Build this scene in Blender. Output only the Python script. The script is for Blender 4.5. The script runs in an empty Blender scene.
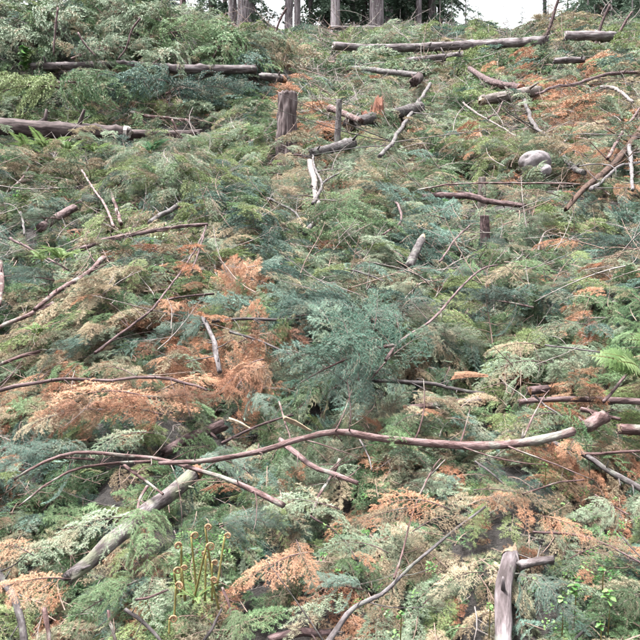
import bpy, math, random
import numpy as np
from mathutils import Vector, Matrix, Euler

random.seed(7)
RNG = np.random.default_rng(7)
SC = bpy.context.scene
COL = SC.collection

# ------------------------------------------------------------------ camera, sky, sun, exposure
F = 700.0            # focal length in photo pixels (photo is 640 wide)
EYE = 1.6
cam = bpy.data.cameras.new('camera'); cam_o = bpy.data.objects.new('camera', cam); COL.objects.link(cam_o)
cam_o.location = (0, 0, EYE); cam_o.rotation_euler = (math.pi / 2, 0, 0)
cam.sensor_width = 36; cam.lens = F / 640 * 36; cam.clip_start = .05; cam.clip_end = 3000
SC.camera = cam_o

SUN_EL, SUN_AZ = math.radians(74), math.radians(255)     # high, to the left, under thin cloud
W = bpy.data.worlds.new('World'); SC.world = W; W.use_nodes = True
nt = W.node_tree; nt.nodes.clear()
sky = nt.nodes.new('ShaderNodeTexSky'); sky.sky_type = 'NISHITA'; sky.sun_disc = False
sky.sun_elevation = SUN_EL; sky.sun_rotation = SUN_AZ; sky.air_density = 1.0; sky.dust_density = 4.0; sky.ozone_density = 1.0
hs = nt.nodes.new('ShaderNodeHueSaturation'); hs.inputs['Saturation'].default_value = .15
bg = nt.nodes.new('ShaderNodeBackground'); bg.inputs['Strength'].default_value = .052
wo = nt.nodes.new('ShaderNodeOutputWorld')
nt.links.new(sky.outputs[0], hs.inputs['Color']); nt.links.new(hs.outputs[0], bg.inputs[0]); nt.links.new(bg.outputs[0], wo.inputs[0])

sun = bpy.data.lights.new('sun', 'SUN'); sun.energy = 1.5; sun.angle = math.radians(11); sun.color = (1, .98, .955)
sun_o = bpy.data.objects.new('sun', sun); COL.objects.link(sun_o)
sd = Vector((math.sin(SUN_AZ) * math.cos(SUN_EL), math.cos(SUN_AZ) * math.cos(SUN_EL), math.sin(SUN_EL)))
sun_o.rotation_euler = sd.to_track_quat('Z', 'Y').to_euler(); sun_o.location = (0, -5, 30)

vs = SC.view_settings
vs.view_transform = 'Standard'; vs.look = 'None'; vs.gamma = 1; vs.use_curve_mapping = False
vs.exposure = 4.2
SC.cycles.max_bounces = 4; SC.cycles.diffuse_bounces = 1; SC.cycles.transmission_bounces = 3
SC.cycles.use_denoising = True; SC.cycles.use_adaptive_sampling = True; SC.cycles.adaptive_threshold = .03

# ------------------------------------------------------------------ noise and terrain
def _h(ix, iy, s):
    n = (ix * 374761393 + iy * 668265263 + s * 1442695041) & 0xFFFFFFFF
    n = ((n ^ (n >> 13)) * 1274126177) & 0xFFFFFFFF
    return ((n ^ (n >> 16)) & 0xFFFF) / 65535.0
def vnoise(x, y, s=0):
    x = np.asarray(x, float); y = np.asarray(y, float)
    ix = np.floor(x).astype(np.int64); iy = np.floor(y).astype(np.int64)
    fx = x - ix; fy = y - iy
    fx = fx * fx * (3 - 2 * fx); fy = fy * fy * (3 - 2 * fy)
    a = _h(ix, iy, s); b = _h(ix + 1, iy, s); c = _h(ix, iy + 1, s); d = _h(ix + 1, iy + 1, s)
    return (a + (b - a) * fx + (c - a) * fy + (a - b - c + d) * fx * fy) * 2 - 1

KY = [-900, -3.5, -2.5, 0, 8, 27.5, 29.5, 60, 900]
KZ = [-1.15, -1.15, -1.0, 0, 3.36, 12.45, 12.9, 13.0, 9.0]
MOUNDS = [(-7.6, 11.3, 1.5, .85, 1.0), (-5.7, 11.4, 1.3, .8, 1.15), (-3.9, 11.5, 1.3, .8, 1.2), (-2.3, 11.6, 1.1, .8, 1.05),
          (-.9, 12.3, .9, .9, .65), (2.2, 17.5, 2.0, 1.0, .35), (5.5, 15.0, 1.4, 1.2, .5), (6.6, 10.6, 1.1, 1.2, .55),
          (4.6, 24.5, 2.5, 1.2, .5), (-5, 22, 4, 2, .8), (9, 23, 2.5, 2, .7)]
def hb(x, y):
    x = np.asarray(x, float); y = np.asarray(y, float)
    z = np.interp(y, KY, KZ)
    for cx, cy, sx, sy, a in MOUNDS:
        z = z + a * np.exp(-((x - cx) / sx) ** 2 - ((y - cy) / sy) ** 2)
    return z
PITPX = [(272, 302, 34), (300, 262, 20), (350, 420, 52), (470, 404, 50), (440, 408, 22), (560, 396, 30), (220, 498, 50), (214, 408, 24), (520, 290, 22), (568, 276, 34), (438, 325, 20), (150, 350, 22), (326, 245, 16), (470, 208, 22),
         (600, 112, 20), (556, 108, 16), (430, 258, 14), (400, 128, 12), (90, 240, 18), (36, 312, 22), (335, 540, 22), (622, 262, 22), (130, 430, 26), (75, 310, 18), (385, 345, 20), (500, 345, 18), (245, 205, 16), (180, 155, 14), (370, 205, 12),
         (590, 440, 22), (610, 420, 22), (50, 510, 26), (270, 470, 26), (555, 625, 26), (600, 560, 18), (450, 470, 16), (145, 250, 14), (290, 130, 14), (240, 120, 14), (560, 150, 12), (70, 200, 14), (215, 175, 12), (345, 170, 12), (480, 130, 14)]
PITS = []
TRENCH = (-6.0, -1.6, 8.2, 9.7)
def _base_hit(px, py):
    vx, vz = (px - 320) / F, (320 - py) / F; t = np.arange(1, 30, .02); k = np.argmax(hb(vx * t, t) > EYE + vz * t); return vx * t[k], t[k]
for _px, _py, _r in PITPX:
    _x, _y = _base_hit(_px, _py); PITS.append((_x, _y, max(.09, .95 * _r / F * _y), 1.2 * max(.09, _r / F * _y)))
def pit_depth(x, y):
    q = np.zeros(np.shape(x))
    for px_, py_, rx, ry in PITS: q = q + np.exp(-((x - px_) / rx) ** 2 - ((y - py_) / ry) ** 2) * min(.6, 1.9 * rx)
    a, b, c, d = TRENCH
    q = q + .7 / (1 + np.exp(-(np.asarray(x) - a) * 6)) / (1 + np.exp((np.asarray(x) - b) * 6)) * np.exp(-((np.asarray(y) - (c + d) / 2) / .5) ** 2)
    return q
def hg(x, y):
    x = np.asarray(x, float); y = np.asarray(y, float)
    fade = np.clip((np.asarray(y, float) + 1) / 2.5, 0, 1)
    n = .14 * vnoise(np.asarray(x) / .85 + 3, np.asarray(y) / .75, 1) + .07 * vnoise(np.asarray(x) / .33, np.asarray(y) / .3 + 9, 2) + .02 * vnoise(np.asarray(x) / .09, np.asarray(y) / .09, 3)
    return hb(x, y) + n * fade - pit_depth(x, y)
TS = np.concatenate([np.arange(.8, 12, .01), np.arange(12, 70, .03)])
def P(px, py, off=.2, d=None):
    """photo pixel -> point on the slash surface (ground + off), or at distance d"""
    vx, vz = (px - 320) / F, (320 - py) / F
    if d is None:
        s = hb(vx * TS, TS) + off - (EYE + vz * TS)
        k = np.argmax(s > 0)
        if not (s > 0).any(): k = np.searchsorted(TS, 29.0)
        d = float(TS[k])
    return Vector((vx * d, d, EYE + vz * d))
def ground(x, y): return float(hg(x, y))
def to_px(p): return 320 + F * p[0] / p[1], 320 - F * (p[2] - EYE) / p[1]

# ------------------------------------------------------------------ materials
def nodes_of(m):
    m.use_nodes = True
    n = m.node_tree; n.nodes.clear()
    return n, n.nodes, n.links
def ramp(nd, stops):
    r = nd.new('ShaderNodeValToRGB')
    while len(r.color_ramp.elements) < len(stops): r.color_ramp.elements.new(.5)
    for e, (p, c) in zip(r.color_ramp.elements, stops):
        e.position = p; e.color = (*c, 1)
    return r
def needle_mat(name, c0, c1, c2, rough=.6, trans=.1, patch=None, amt=.6):
    m = bpy.data.materials.new(name); n, nd, L = nodes_of(m)
    oi = nd.new('ShaderNodeObjectInfo'); geo = nd.new('ShaderNodeNewGeometry')
    no = nd.new('ShaderNodeTexNoise'); no.inputs['Scale'].default_value = 9; no.inputs['Detail'].default_value = 2
    L.new(geo.outputs['Position'], no.inputs['Vector'])
    mx = nd.new('ShaderNodeMath'); mx.operation = 'MULTIPLY_ADD'; mx.inputs[1].default_value = .55
    L.new(oi.outputs['Random'], mx.inputs[0])
    m2 = nd.new('ShaderNodeMath'); m2.operation = 'MULTIPLY'; m2.inputs[1].default_value = .25
    L.new(geo.outputs['Random Per Island'], m2.inputs[0])
    m3 = nd.new('ShaderNodeMath'); m3.operation = 'MULTIPLY_ADD'; m3.inputs[1].default_value = .5
    L.new(no.outputs['Fac'], m3.inputs[0]); L.new(m2.outputs[0], m3.inputs[2]); L.new(m3.outputs[0], mx.inputs[2])
    r = ramp(nd, [(.42, c0), (.65, c1), (.88, c2)]); L.new(mx.outputs[0], r.inputs[0])
    col = r.outputs[0]
    if patch:                                                       # dying needles: browning (or still green) in uneven patches along each bough
        n2 = nd.new('ShaderNodeTexNoise'); n2.inputs['Scale'].default_value = 5.5; n2.inputs['Detail'].default_value = 4; n2.inputs['Roughness'].default_value = .7
        va = nd.new('ShaderNodeVectorMath'); va.operation = 'ADD'; va.inputs[1].default_value = (17, 5, 31); L.new(geo.outputs['Position'], va.inputs[0]); L.new(va.outputs[0], n2.inputs['Vector'])
        r2 = ramp(nd, [(amt - .05, (0, 0, 0)), (amt + .07, (.85, .85, .85))]); L.new(n2.outputs['Fac'], r2.inputs[0])
        mi = nd.new('ShaderNodeMix'); mi.data_type = 'RGBA'; L.new(r2.outputs[0], mi.inputs[0]); L.new(col, mi.inputs[6]); mi.inputs[7].default_value = (*patch, 1); col = mi.outputs[2]
    b = nd.new('ShaderNodeBsdfPrincipled'); b.inputs['Roughness'].default_value = rough; b.inputs['Specular IOR Level'].default_value = .22
    t = nd.new('ShaderNodeBsdfTranslucent'); ms = nd.new('ShaderNodeMixShader'); ms.inputs[0].default_value = trans
    o = nd.new('ShaderNodeOutputMaterial')
    L.new(col, b.inputs['Base Color']); L.new(col, t.inputs['Color'])
    L.new(b.outputs[0], ms.inputs[1]); L.new(t.outputs[0], ms.inputs[2]); L.new(ms.outputs[0], o.inputs[0])
    return m
def bark_mat(name, dark, mid, light, sxy=60, sz=12, bump=.5, lichen=None, lich_amt=.62):
    m = bpy.data.materials.new(name); n, nd, L = nodes_of(m)
    at = nd.new('ShaderNodeAttribute'); at.attribute_name = 'bk'
    mp = nd.new('ShaderNodeMapping'); mp.inputs['Scale'].default_value = (sxy, sxy, sz); L.new(at.outputs['Vector'], mp.inputs['Vector'])
    no = nd.new('ShaderNodeTexNoise'); no.inputs['Detail'].default_value = 6; no.inputs['Roughness'].default_value = .65; no.inputs['Scale'].default_value = 1
    L.new(mp.outputs[0], no.inputs['Vector'])
    oi = nd.new('ShaderNodeObjectInfo')
    mm = nd.new('ShaderNodeMath'); mm.operation = 'MULTIPLY_ADD'; mm.inputs[1].default_value = .16; L.new(oi.outputs['Random'], mm.inputs[0])
    ad = nd.new('ShaderNodeMath'); ad.operation = 'ADD'; ad.inputs[1].default_value = -.08
    L.new(no.outputs['Fac'], ad.inputs[0]); L.new(ad.outputs[0], mm.inputs[2])
    r = ramp(nd, [(.38, dark), (.5, mid), (.62, light)]); L.new(mm.outputs[0], r.inputs[0])
    out = r.outputs[0]
    geo = nd.new('ShaderNodeNewGeometry')
    n2 = nd.new('ShaderNodeTexNoise'); n2.inputs['Scale'].default_value = 14; n2.inputs['Detail'].default_value = 5; L.new(geo.outputs['Position'], n2.inputs['Vector'])
    if lichen:
        r2 = ramp(nd, [(lich_amt - .06, (0, 0, 0)), (lich_amt + .06, (1, 1, 1))]); L.new(n2.outputs['Fac'], r2.inputs[0])
        mi = nd.new('ShaderNodeMix'); mi.data_type = 'RGBA'
        L.new(r2.outputs[0], mi.inputs[0]); L.new(out, mi.inputs[6]); mi.inputs[7].default_value = (*lichen, 1); out = mi.outputs[2]
    b = nd.new('ShaderNodeBsdfPrincipled'); b.inputs['Roughness'].default_value = .9; b.inputs['Specular IOR Level'].default_value = .2
    bp = nd.new('ShaderNodeBump'); bp.inputs['Strength'].default_value = min(1, bump * 1.6); bp.inputs['Distance'].default_value = .012
    L.new(no.outputs['Fac'], bp.inputs['Height']); L.new(bp.outputs[0], b.inputs['Normal'])
    L.new(out, b.inputs['Base Color'])
    o = nd.new('ShaderNodeOutputMaterial'); L.new(b.outputs[0], o.inputs[0])
    return m
def pos_mat(name, stops, scale=20, detail=6, rough=.8, bump=.4, dist=.01, stretch=(1, 1, 1)):
    m = bpy.data.materials.new(name); n, nd, L = nodes_of(m)
    tc = nd.new('ShaderNodeTexCoord'); mp = nd.new('ShaderNodeMapping'); mp.inputs['Scale'].default_value = stretch
    L.new(tc.outputs['Object'], mp.inputs['Vector'])
    no = nd.new('ShaderNodeTexNoise'); no.inputs['Scale'].default_value = scale; no.inputs['Detail'].default_value = detail; no.inputs['Roughness'].default_value = .65
    L.new(mp.outputs[0], no.inputs['Vector'])
    r = ramp(nd, stops); L.new(no.outputs['Fac'], r.inputs[0])
    b = nd.new('ShaderNodeBsdfPrincipled'); b.inputs['Roughness'].default_value = rough; b.inputs['Specular IOR Level'].default_value = .35
    bp = nd.new('ShaderNodeBump'); bp.inputs['Strength'].default_value = bump; bp.inputs['Distance'].default_value = dist
    L.new(no.outputs['Fac'], bp.inputs['Height']); L.new(bp.outputs[0], b.inputs['Normal']); L.new(r.outputs[0], b.inputs['Base Color'])
    o = nd.new('ShaderNodeOutputMaterial'); L.new(b.outputs[0], o.inputs[0])
    return m

NM = {
 'b': needle_mat('needles_blue_green', (0.016, 0.040, 0.031), (0.046, 0.091, 0.072), (0.109, 0.168, 0.133), patch=(0.148, 0.153, 0.104), amt=.62),
 'c': needle_mat('needles_fresh_blue_green', (.020, .056, .038), (.060, .118, .084), (.135, .20, .15), patch=(.13, .16, .10), amt=.62),
 'g': needle_mat('needles_green', (.018, .044, .017), (.054, .106, .045), (.12, .188, .09), patch=(.21, .165, .105), amt=.6),
 'p': needle_mat('needles_sage', (.044, .072, .044), (.11, .154, .098), (.195, .245, .168), patch=(.22, .175, .12), amt=.57),
 'y': needle_mat('needles_yellow_green', (.07, .10, .034), (.115, .155, .058), (.17, .21, .095)),
 't': needle_mat('needles_straw', (.085, .062, .038), (.20, .155, .098), (.32, .265, .18), trans=.1, patch=(.10, .135, .085), amt=.55),
 'o': needle_mat('needles_rust', (.115, .048, .026), (.25, .118, .066), (.37, .21, .13), trans=.1, patch=(.15, .12, .075), amt=.57),
 'f': needle_mat('needles_forest', (.03, .055, .035), (.05, .085, .055), (.09, .13, .09)),
}
TWIG = pos_mat('twig_bark', [(.3, (0.050, 0.030, 0.022)), (.7, (0.132, 0.091, 0.074))], 30)
TWIG_GREY = pos_mat('twig_grey', [(.3, (0.062, 0.050, 0.046)), (.7, (0.149, 0.128, 0.120))], 30)
BK = {
 'r': bark_mat('bark_pink_brown', (0.028, 0.015, 0.014), (0.061, 0.036, 0.034), (0.106, 0.072, 0.071), 55, 22, .7, lichen=(.12, .115, .10), lich_amt=.6),
 'g': bark_mat('bark_grey', (0.022, 0.018, 0.018), (0.047, 0.040, 0.040), (0.080, 0.073, 0.074), 50, 20, lichen=(0.070, 0.074, 0.062)),
 'p': bark_mat('bark_pale', (0.042, 0.033, 0.028), (0.077, 0.064, 0.058), (0.109, 0.096, 0.091), 50, 14),
 'd': bark_mat('bark_dark', (0.016, 0.010, 0.010), (0.039, 0.023, 0.023), (0.083, 0.058, 0.058), 55, 20),
 'm': bark_mat('bark_mossy', (0.029, 0.022, 0.022), (0.070, 0.058, 0.058), (0.128, 0.115, 0.115), 40, 18, lichen=(.085, .088, .062), lich_amt=.55),
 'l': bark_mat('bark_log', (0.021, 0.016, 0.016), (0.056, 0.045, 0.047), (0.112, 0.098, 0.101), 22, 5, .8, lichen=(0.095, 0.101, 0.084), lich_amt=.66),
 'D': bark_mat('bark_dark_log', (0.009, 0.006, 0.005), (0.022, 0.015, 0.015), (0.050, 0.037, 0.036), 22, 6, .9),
 'x': bark_mat('bark_red_brown', (0.010, 0.004, 0.003), (0.023, 0.011, 0.007), (0.046, 0.026, 0.019), 40, 16, .8),
 's': bark_mat('bark_stump', (0.015, 0.010, 0.010), (0.051, 0.037, 0.037), (0.102, 0.083, 0.083), 26, 4, .9),
 't': bark_mat('bark_standing', (0.034, 0.026, 0.028), (0.090, 0.075, 0.080), (0.158, 0.139, 0.149), 14, 2, .8, lichen=(0.135, 0.143, 0.128), lich_amt=.64),
}
WOOD = pos_mat('split_wood', [(.36, (0.073, 0.046, 0.027)), (.55, (0.120, 0.090, 0.060)), (.75, (0.152, 0.129, 0.095))], 70, stretch=(.25, 1, 1))
WOOD_RED = pos_mat('red_rotten_wood', [(.3, (0.033, 0.009, 0.005)), (.5, (0.089, 0.028, 0.013)), (.75, (0.149, 0.063, 0.033))], 12)
WOOD_ORANGE = pos_mat('fresh_orange_wood', [(.3, (0.055, 0.021, 0.008)), (.55, (0.094, 0.044, 0.021)), (.8, (0.113, 0.072, 0.043))], 90, bump=.8)
WOOD_GREY = pos_mat('weathered_cut', [(.3, (0.088, 0.072, 0.066)), (.55, (0.176, 0.154, 0.143)), (.8, (0.253, 0.231, 0.220))], 25)
ROCK = pos_mat('pink_grey_rock', [(.3, (0.064, 0.055, 0.056)), (.55, (0.109, 0.095, 0.099)), (.8, (0.139, 0.127, 0.131))], 9, bump=.5, dist=.03)
FERN = needle_mat('fern_green', (0.044, 0.077, 0.024), (0.076, 0.117, 0.041), (0.119, 0.161, 0.068), .45, .35)
FERN_BLUE = needle_mat('fern_blue_green', (0.031, 0.081, 0.043), (0.056, 0.124, 0.062), (0.099, 0.174, 0.093), .45, .3)
LEAF = needle_mat('leaf_green', (0.025, 0.072, 0.017), (0.051, 0.116, 0.030), (0.094, 0.163, 0.056), .42, .3)
FIDDLE = pos_mat('fiddlehead_stem', [(.3, (0.044, 0.037, 0.008)), (.55, (0.084, 0.068, 0.016)), (.8, (0.112, 0.086, 0.028))], 40)
FIDDLE_TIP = pos_mat('fiddlehead_scales', [(.3, (0.095, 0.048, 0.022)), (.6, (0.182, 0.108, 0.057)), (.8, (0.239, 0.165, 0.100))], 90)

# ------------------------------------------------------------------ mesh helpers
def mesh_np(name, V, Fc, mats, midx=None, smooth=True, bk=None):
    """V (n,3); Fc list of faces or (m,3) array"""
    me = bpy.data.meshes.new(name)
    V = np.asarray(V, np.float32)
    if isinstance(Fc, np.ndarray):
        k = Fc.shape[1]
        me.vertices.add(len(V)); me.vertices.foreach_set('co', V.ravel())
        me.loops.add(Fc.size); me.loops.foreach_set('vertex_index', Fc.ravel().astype(np.int32))
        me.polygons.add(len(Fc)); me.polygons.foreach_set('loop_start', np.arange(0, Fc.size, k, dtype=np.int32))
        me.update(calc_edges=True)
    else:
        me.from_pydata(V.tolist(), [], Fc); me.update()
    for m in mats: me.materials.append(m)
    if midx is not None: me.polygons.foreach_set('material_index', np.asarray(midx, np.int32))
    me.polygons.foreach_set('use_smooth', np.full(len(me.polygons), smooth))
    if bk is not None:
        a = me.attributes.new('bk', 'FLOAT_VECTOR', 'POINT'); a.data.foreach_set('vector', np.asarray(bk, np.float32).ravel())
    return me
def link(name, me, parent=None, loc=(0, 0, 0)):
    o = bpy.data.objects.new(name, me); COL.objects.link(o); o.location = loc
    if parent: o.parent = parent
    return o
def tag(o, label=None, cat=None, group=None, kind=None):
    if label: o['label'] = label
    if cat: o['category'] = cat
    if group: o['group'] = group
    if kind: o['kind'] = kind
    return o
def catmull(pts, n):
    pts = [np.array(p, float) for p in pts]
    if len(pts) == 2: return np.array([pts[0] + (pts[1] - pts[0]) * t for t in np.linspace(0, 1, n)])
    q = [2 * pts[0] - pts[1]] + pts + [2 * pts[-1] - pts[-2]]
    out = []
    for t in np.linspace(0, len(pts) - 1 - 1e-6, n):
        i = int(t); u = t - i; a, b, c, d = q[i:i + 4]
        out.append(.5 * (2 * b + (c - a) * u + (2 * a - 5 * b + 4 * c - d) * u * u + (3 * b - a - 3 * c + d) * u ** 3))
    return np.array(out)
def tube_geo(path, rad, sides=8, rough=.08, jag=0.0, fiss=0.0, seed=0, kink=0):
    """closed tube around a path; returns V, faces, bk"""
    rg = np.random.default_rng(seed)
    path = np.asarray(path, float); n = len(path)
    rad = np.interp(np.linspace(0, 1, n), np.linspace(0, 1, len(rad)), rad)
    T = np.gradient(path, axis=0); T /= np.linalg.norm(T, axis=1)[:, None] + 1e-9
    up = np.array([0, 0, 1.]) if abs(T[0][2]) < .9 else np.array([1., 0, 0])
    a = np.cross(T[0], up); a /= np.linalg.norm(a)
    s = np.concatenate([[0], np.cumsum(np.linalg.norm(np.diff(path, axis=0), axis=1))])
    V, B, Fc = [], [], []
    th = np.arange(sides) * 2 * math.pi / sides
    Rm = rad.max()
    for i in range(n):
        a = a - T[i] * a.dot(T[i]); a /= np.linalg.norm(a); b = np.cross(T[i], a)
        r = rad[i] * (1 + rough * vnoise(np.cos(th) * 1.3 + seed * 7.1, np.sin(th) * 1.3 + s[i] / (Rm * 3 + 1e-6), seed % 97))
        if fiss: r = r * (1 - fiss * np.clip(vnoise(th * 20 / 6.283 + seed, s[i] / (Rm * 1.3), seed % 91 + 5) + .15, 0, 1)
                          + fiss * .4 * vnoise(th * 40 / 6.283, s[i] / (Rm * .5), seed % 89 + 9))
        if kink and rg.random() < .14: r = r * (1 + .3 * np.clip(np.cos(th - rg.uniform(0, 6.28)), 0, 1) ** 2)      # knots
        c = path[i].copy()
        if kink: c = c + (a * vnoise(s[i] / (Rm * 9), seed * 3.3, 11) + b * vnoise(s[i] / (Rm * 9), seed * 5.7, 12)) * Rm * kink
        ring = c + np.outer(np.cos(th) * r, a) + np.outer(np.sin(th) * r, b)
        if jag and i in (0, n - 1):
            ring = ring + np.outer(rg.uniform(-.2, 1, sides) * jag * Rm * (1 if i else -1), T[i])
        V.append(ring); B.append(np.stack([np.cos(th) * Rm, np.sin(th) * Rm, np.full(sides, s[i])], 1))
    V = np.concatenate(V); B = np.concatenate(B)
    for i in range(n - 1):
        for j in range(sides):
            k = (j + 1) % sides
            Fc.append((i * sides + j, i * sides + k, (i + 1) * sides + k, (i + 1) * sides + j))
    V = np.concatenate([V, path[:1], path[-1:]]); B = np.concatenate([B, B[:1], B[-1:]])
    e0, e1 = len(V) - 2, len(V) - 1
    for j in range(sides):
        k = (j + 1) % sides
        Fc.append((e0, k, j)); Fc.append((e1, (n - 1) * sides + j, (n - 1) * sides + k))
    return V, Fc, B

# ------------------------------------------------------------------ fir sprays (needles are single slim triangles on real twigs)
def needles_on(poly, dens, nl, nw, rg, flat, curl):
    seg = np.linalg.norm(np.diff(poly, axis=0), axis=1); s = np.concatenate([[0], np.cumsum(seg)])
    m = max(3, int(s[-1] * dens)); u = rg.uniform(0, s[-1], m)
    p = np.stack([np.interp(u, s, poly[:, k]) for k in range(3)], 1)
    i = np.clip(np.searchsorted(s, u) - 1, 0, len(seg) - 1)
    t = (np.diff(poly, axis=0) / (seg[:, None] + 1e-9))[i]
    side = np.cross(t, [0, 0, 1.]); side /= np.linalg.norm(side, axis=1)[:, None] + 1e-6
    up = np.cross(side, t)
    ph = rg.normal(0, flat, m) + (rg.random(m) < .5) * math.pi
    d = t * rg.uniform(.35, .8, m)[:, None] + side * np.cos(ph)[:, None] + up * (np.abs(np.sin(ph)) * .7 + rg.normal(0, .15, m))[:, None]
    d += rg.normal(0, curl, (m, 3)); d /= np.linalg.norm(d, axis=1)[:, None]
    w = np.cross(d, rg.normal(0, 1, (m, 3))); w /= np.linalg.norm(w, axis=1)[:, None] + 1e-6
    ln = nl * rg.uniform(.65, 1.15, m)[:, None]
    return np.stack([p + w * nw / 2, p - w * nw / 2, p + d * ln], 1)
def spray(seed, L=.55, ntw=13, nl=.022, nw=.0018, dens=420, flat=.55, curl=.1, droop=.25, sub=4, keep=1.0, wide=.42):
    rg = np.random.default_rng(seed); N, S = [], []
    t = np.linspace(0, 1, 9)
    bend = rg.uniform(-.18, .18)
    main = np.stack([L * t, L * bend * t * t + .01 * np.sin(t * 9 + seed), L * (.16 * np.sin(t * 2.4) - droop * t * t)], 1)
    S.append((main, .0045 * L / .55, .0012)); N.append(needles_on(main[3:], dens, nl, nw, rg, flat, curl))
    for k in range(ntw * 2):
        if rg.random() > keep: continue
        u = .08 + .88 * (k + rg.uniform(0, .8)) / (ntw * 2)
        sg = 1 if k % 2 else -1
        p0 = np.array([np.interp(u, t, main[:, j]) for j in range(3)])
        l = wide * L * (1 - .82 * u) * min(1, .45 + u * 2.2) * rg.uniform(.65, 1.15)
        a = math.radians(rg.uniform(42, 68)); up = rg.normal(.05, .16)
        v = np.linspace(0, 1, 5); dr = rg.uniform(.15, .7)
        q = p0 + np.stack([l * (math.cos(a) * v + .15 * v * v), sg * l * (math.sin(a) * v - .12 * v * v), l * (up * v - dr * v * v)], 1)
        S.append((q, .002, .0008)); N.append(needles_on(q, dens, nl, nw, rg, flat, curl))
        for j in range(sub * 2):
            if rg.random() > keep: continue
            uu = .15 + .8 * (j + rg.random()) / (sub * 2); ss = 1 if j % 2 else -1
            p1 = np.array([np.interp(uu, v, q[:, c]) for c in range(3)])
            ll = l * .42 * (1 - .7 * uu) * rg.uniform(.6, 1.2)
            b = a * sg + ss * math.radians(rg.uniform(35, 60)); w = np.linspace(0, 1, 3)
            q2 = p1 + np.stack([ll * math.cos(b) * w, ll * math.sin(b) * w, ll * (rg.normal(0, .15) * w - .35 * w * w)], 1)
            N.append(needles_on(q2, dens, nl, nw, rg, flat, curl))
            if sub > 2: S.append((q2, .0011, .0006))
    return np.concatenate(N), S
def stems_geo(S, sides=3):
    V, Fc, o = [], [], 0
    for poly, r0, r1 in S:
        n = len(poly); T = np.gradient(poly, axis=0); T /= np.linalg.norm(T, axis=1)[:, None] + 1e-9
        a = np.cross(T, [0.1, .2, 1.]); a /= np.linalg.norm(a, axis=1)[:, None] + 1e-9; b = np.cross(T, a)
        r = np.linspace(r0, r1, n)
        for j in range(sides):
            th = 2 * math.pi * j / sides
            V.append(poly + a * (r * math.cos(th))[:, None] + b * (r * math.sin(th))[:, None])
        for i in range(n - 1):
            for j in range(sides):
                A, B = o + j * n + i, o + ((j + 1) % sides) * n + i
                Fc += [(A, B, B + 1), (A, B + 1, A + 1)]
        o += n * sides
    return np.concatenate(V), np.array(Fc, np.int32)
def spray_mesh(name, N, S, nm, tw=TWIG):
    V1, F1 = stems_geo(S); n1 = len(V1)
    V2 = N.reshape(-1, 3); F2 = np.arange(len(V2)).reshape(-1, 3) + n1
    return mesh_np(name, np.concatenate([V1, V2]), np.concatenate([F1, F2]).astype(np.int32), [tw, nm],
                   np.concatenate([np.zeros(len(F1)), np.ones(len(F2))]), smooth=False)
def xf(M, A): return A @ np.array(M.to_3x3()).T + np.array(M.translation)
def fir_top(seed, nb=24, Ls=1.0, hi=True, dead=False):
    """felled crown top: stem along +X, boughs around it sagging; returns needles, stem path, twigs"""
    rg = np.random.default_rng(seed)
    t = np.linspace(0, 1, 12)
    stem = np.stack([Ls * (t - .45), .05 * Ls * np.sin(t * 4 + seed), .10 * Ls + .10 * Ls * np.sin(t * 2.6) - .12 * Ls * t * t], 1)
    N, S = [], []
    base = [spray(seed * 10 + i, L=.55, ntw=9 if hi else 7, nl=.020 if hi else .03, nw=.0027 if hi else .0075, dens=420 if hi else 190, flat=.8,
                  curl=.3 if dead else .12, droop=.42, sub=3 if hi else 2, keep=.92 if dead else 1, wide=.46) for i in range(4)]
    for k in range(nb):
        u = (k + rg.random()) / nb
        p = Vector([float(np.interp(u, t, stem[:, j])) for j in range(3)])
        az = rg.uniform(-1.0, 1.0) * math.radians(115)           # around the stem, mostly up and sideways
        sc = Ls * (1.05 - .6 * u) * rg.uniform(.7, 1.15)
        fwd = Matrix.Rotation(az, 4, 'X') @ Matrix.Rotation(math.radians(-rg.uniform(35, 75)), 4, 'Y')
        M = Matrix.Translation(p) @ fwd @ Matrix.Rotation(rg.uniform(-.5, .5), 4, 'X') @ Matrix.Scale(sc, 4)
        n, s = base[k % 4]
        # gravity sag in the crown's own frame
        def sag(A):
            B = xf(M, A); r = np.linalg.norm(B - np.array(p), axis=-1); B = B.copy(); B[..., 2] -= .55 * r * r / (Ls * .6)
            return B
        N.append(sag(n.reshape(-1, 3)).reshape(-1, 3, 3)); S += [(sag(q), a * sc, b * sc) for q, a, b in s[::1 if hi else 2]]
    tip = base[0]; M = Matrix.Translation(Vector(stem[-2])) @ Matrix.Scale(.5 * Ls, 4)
    N.append(xf(M, tip[0].reshape(-1, 3)).reshape(-1, 3, 3))
    N = np.concatenate(N); N[..., 2] = np.maximum(N[..., 2], -.12 * Ls)
    return N, stem, S

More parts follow.
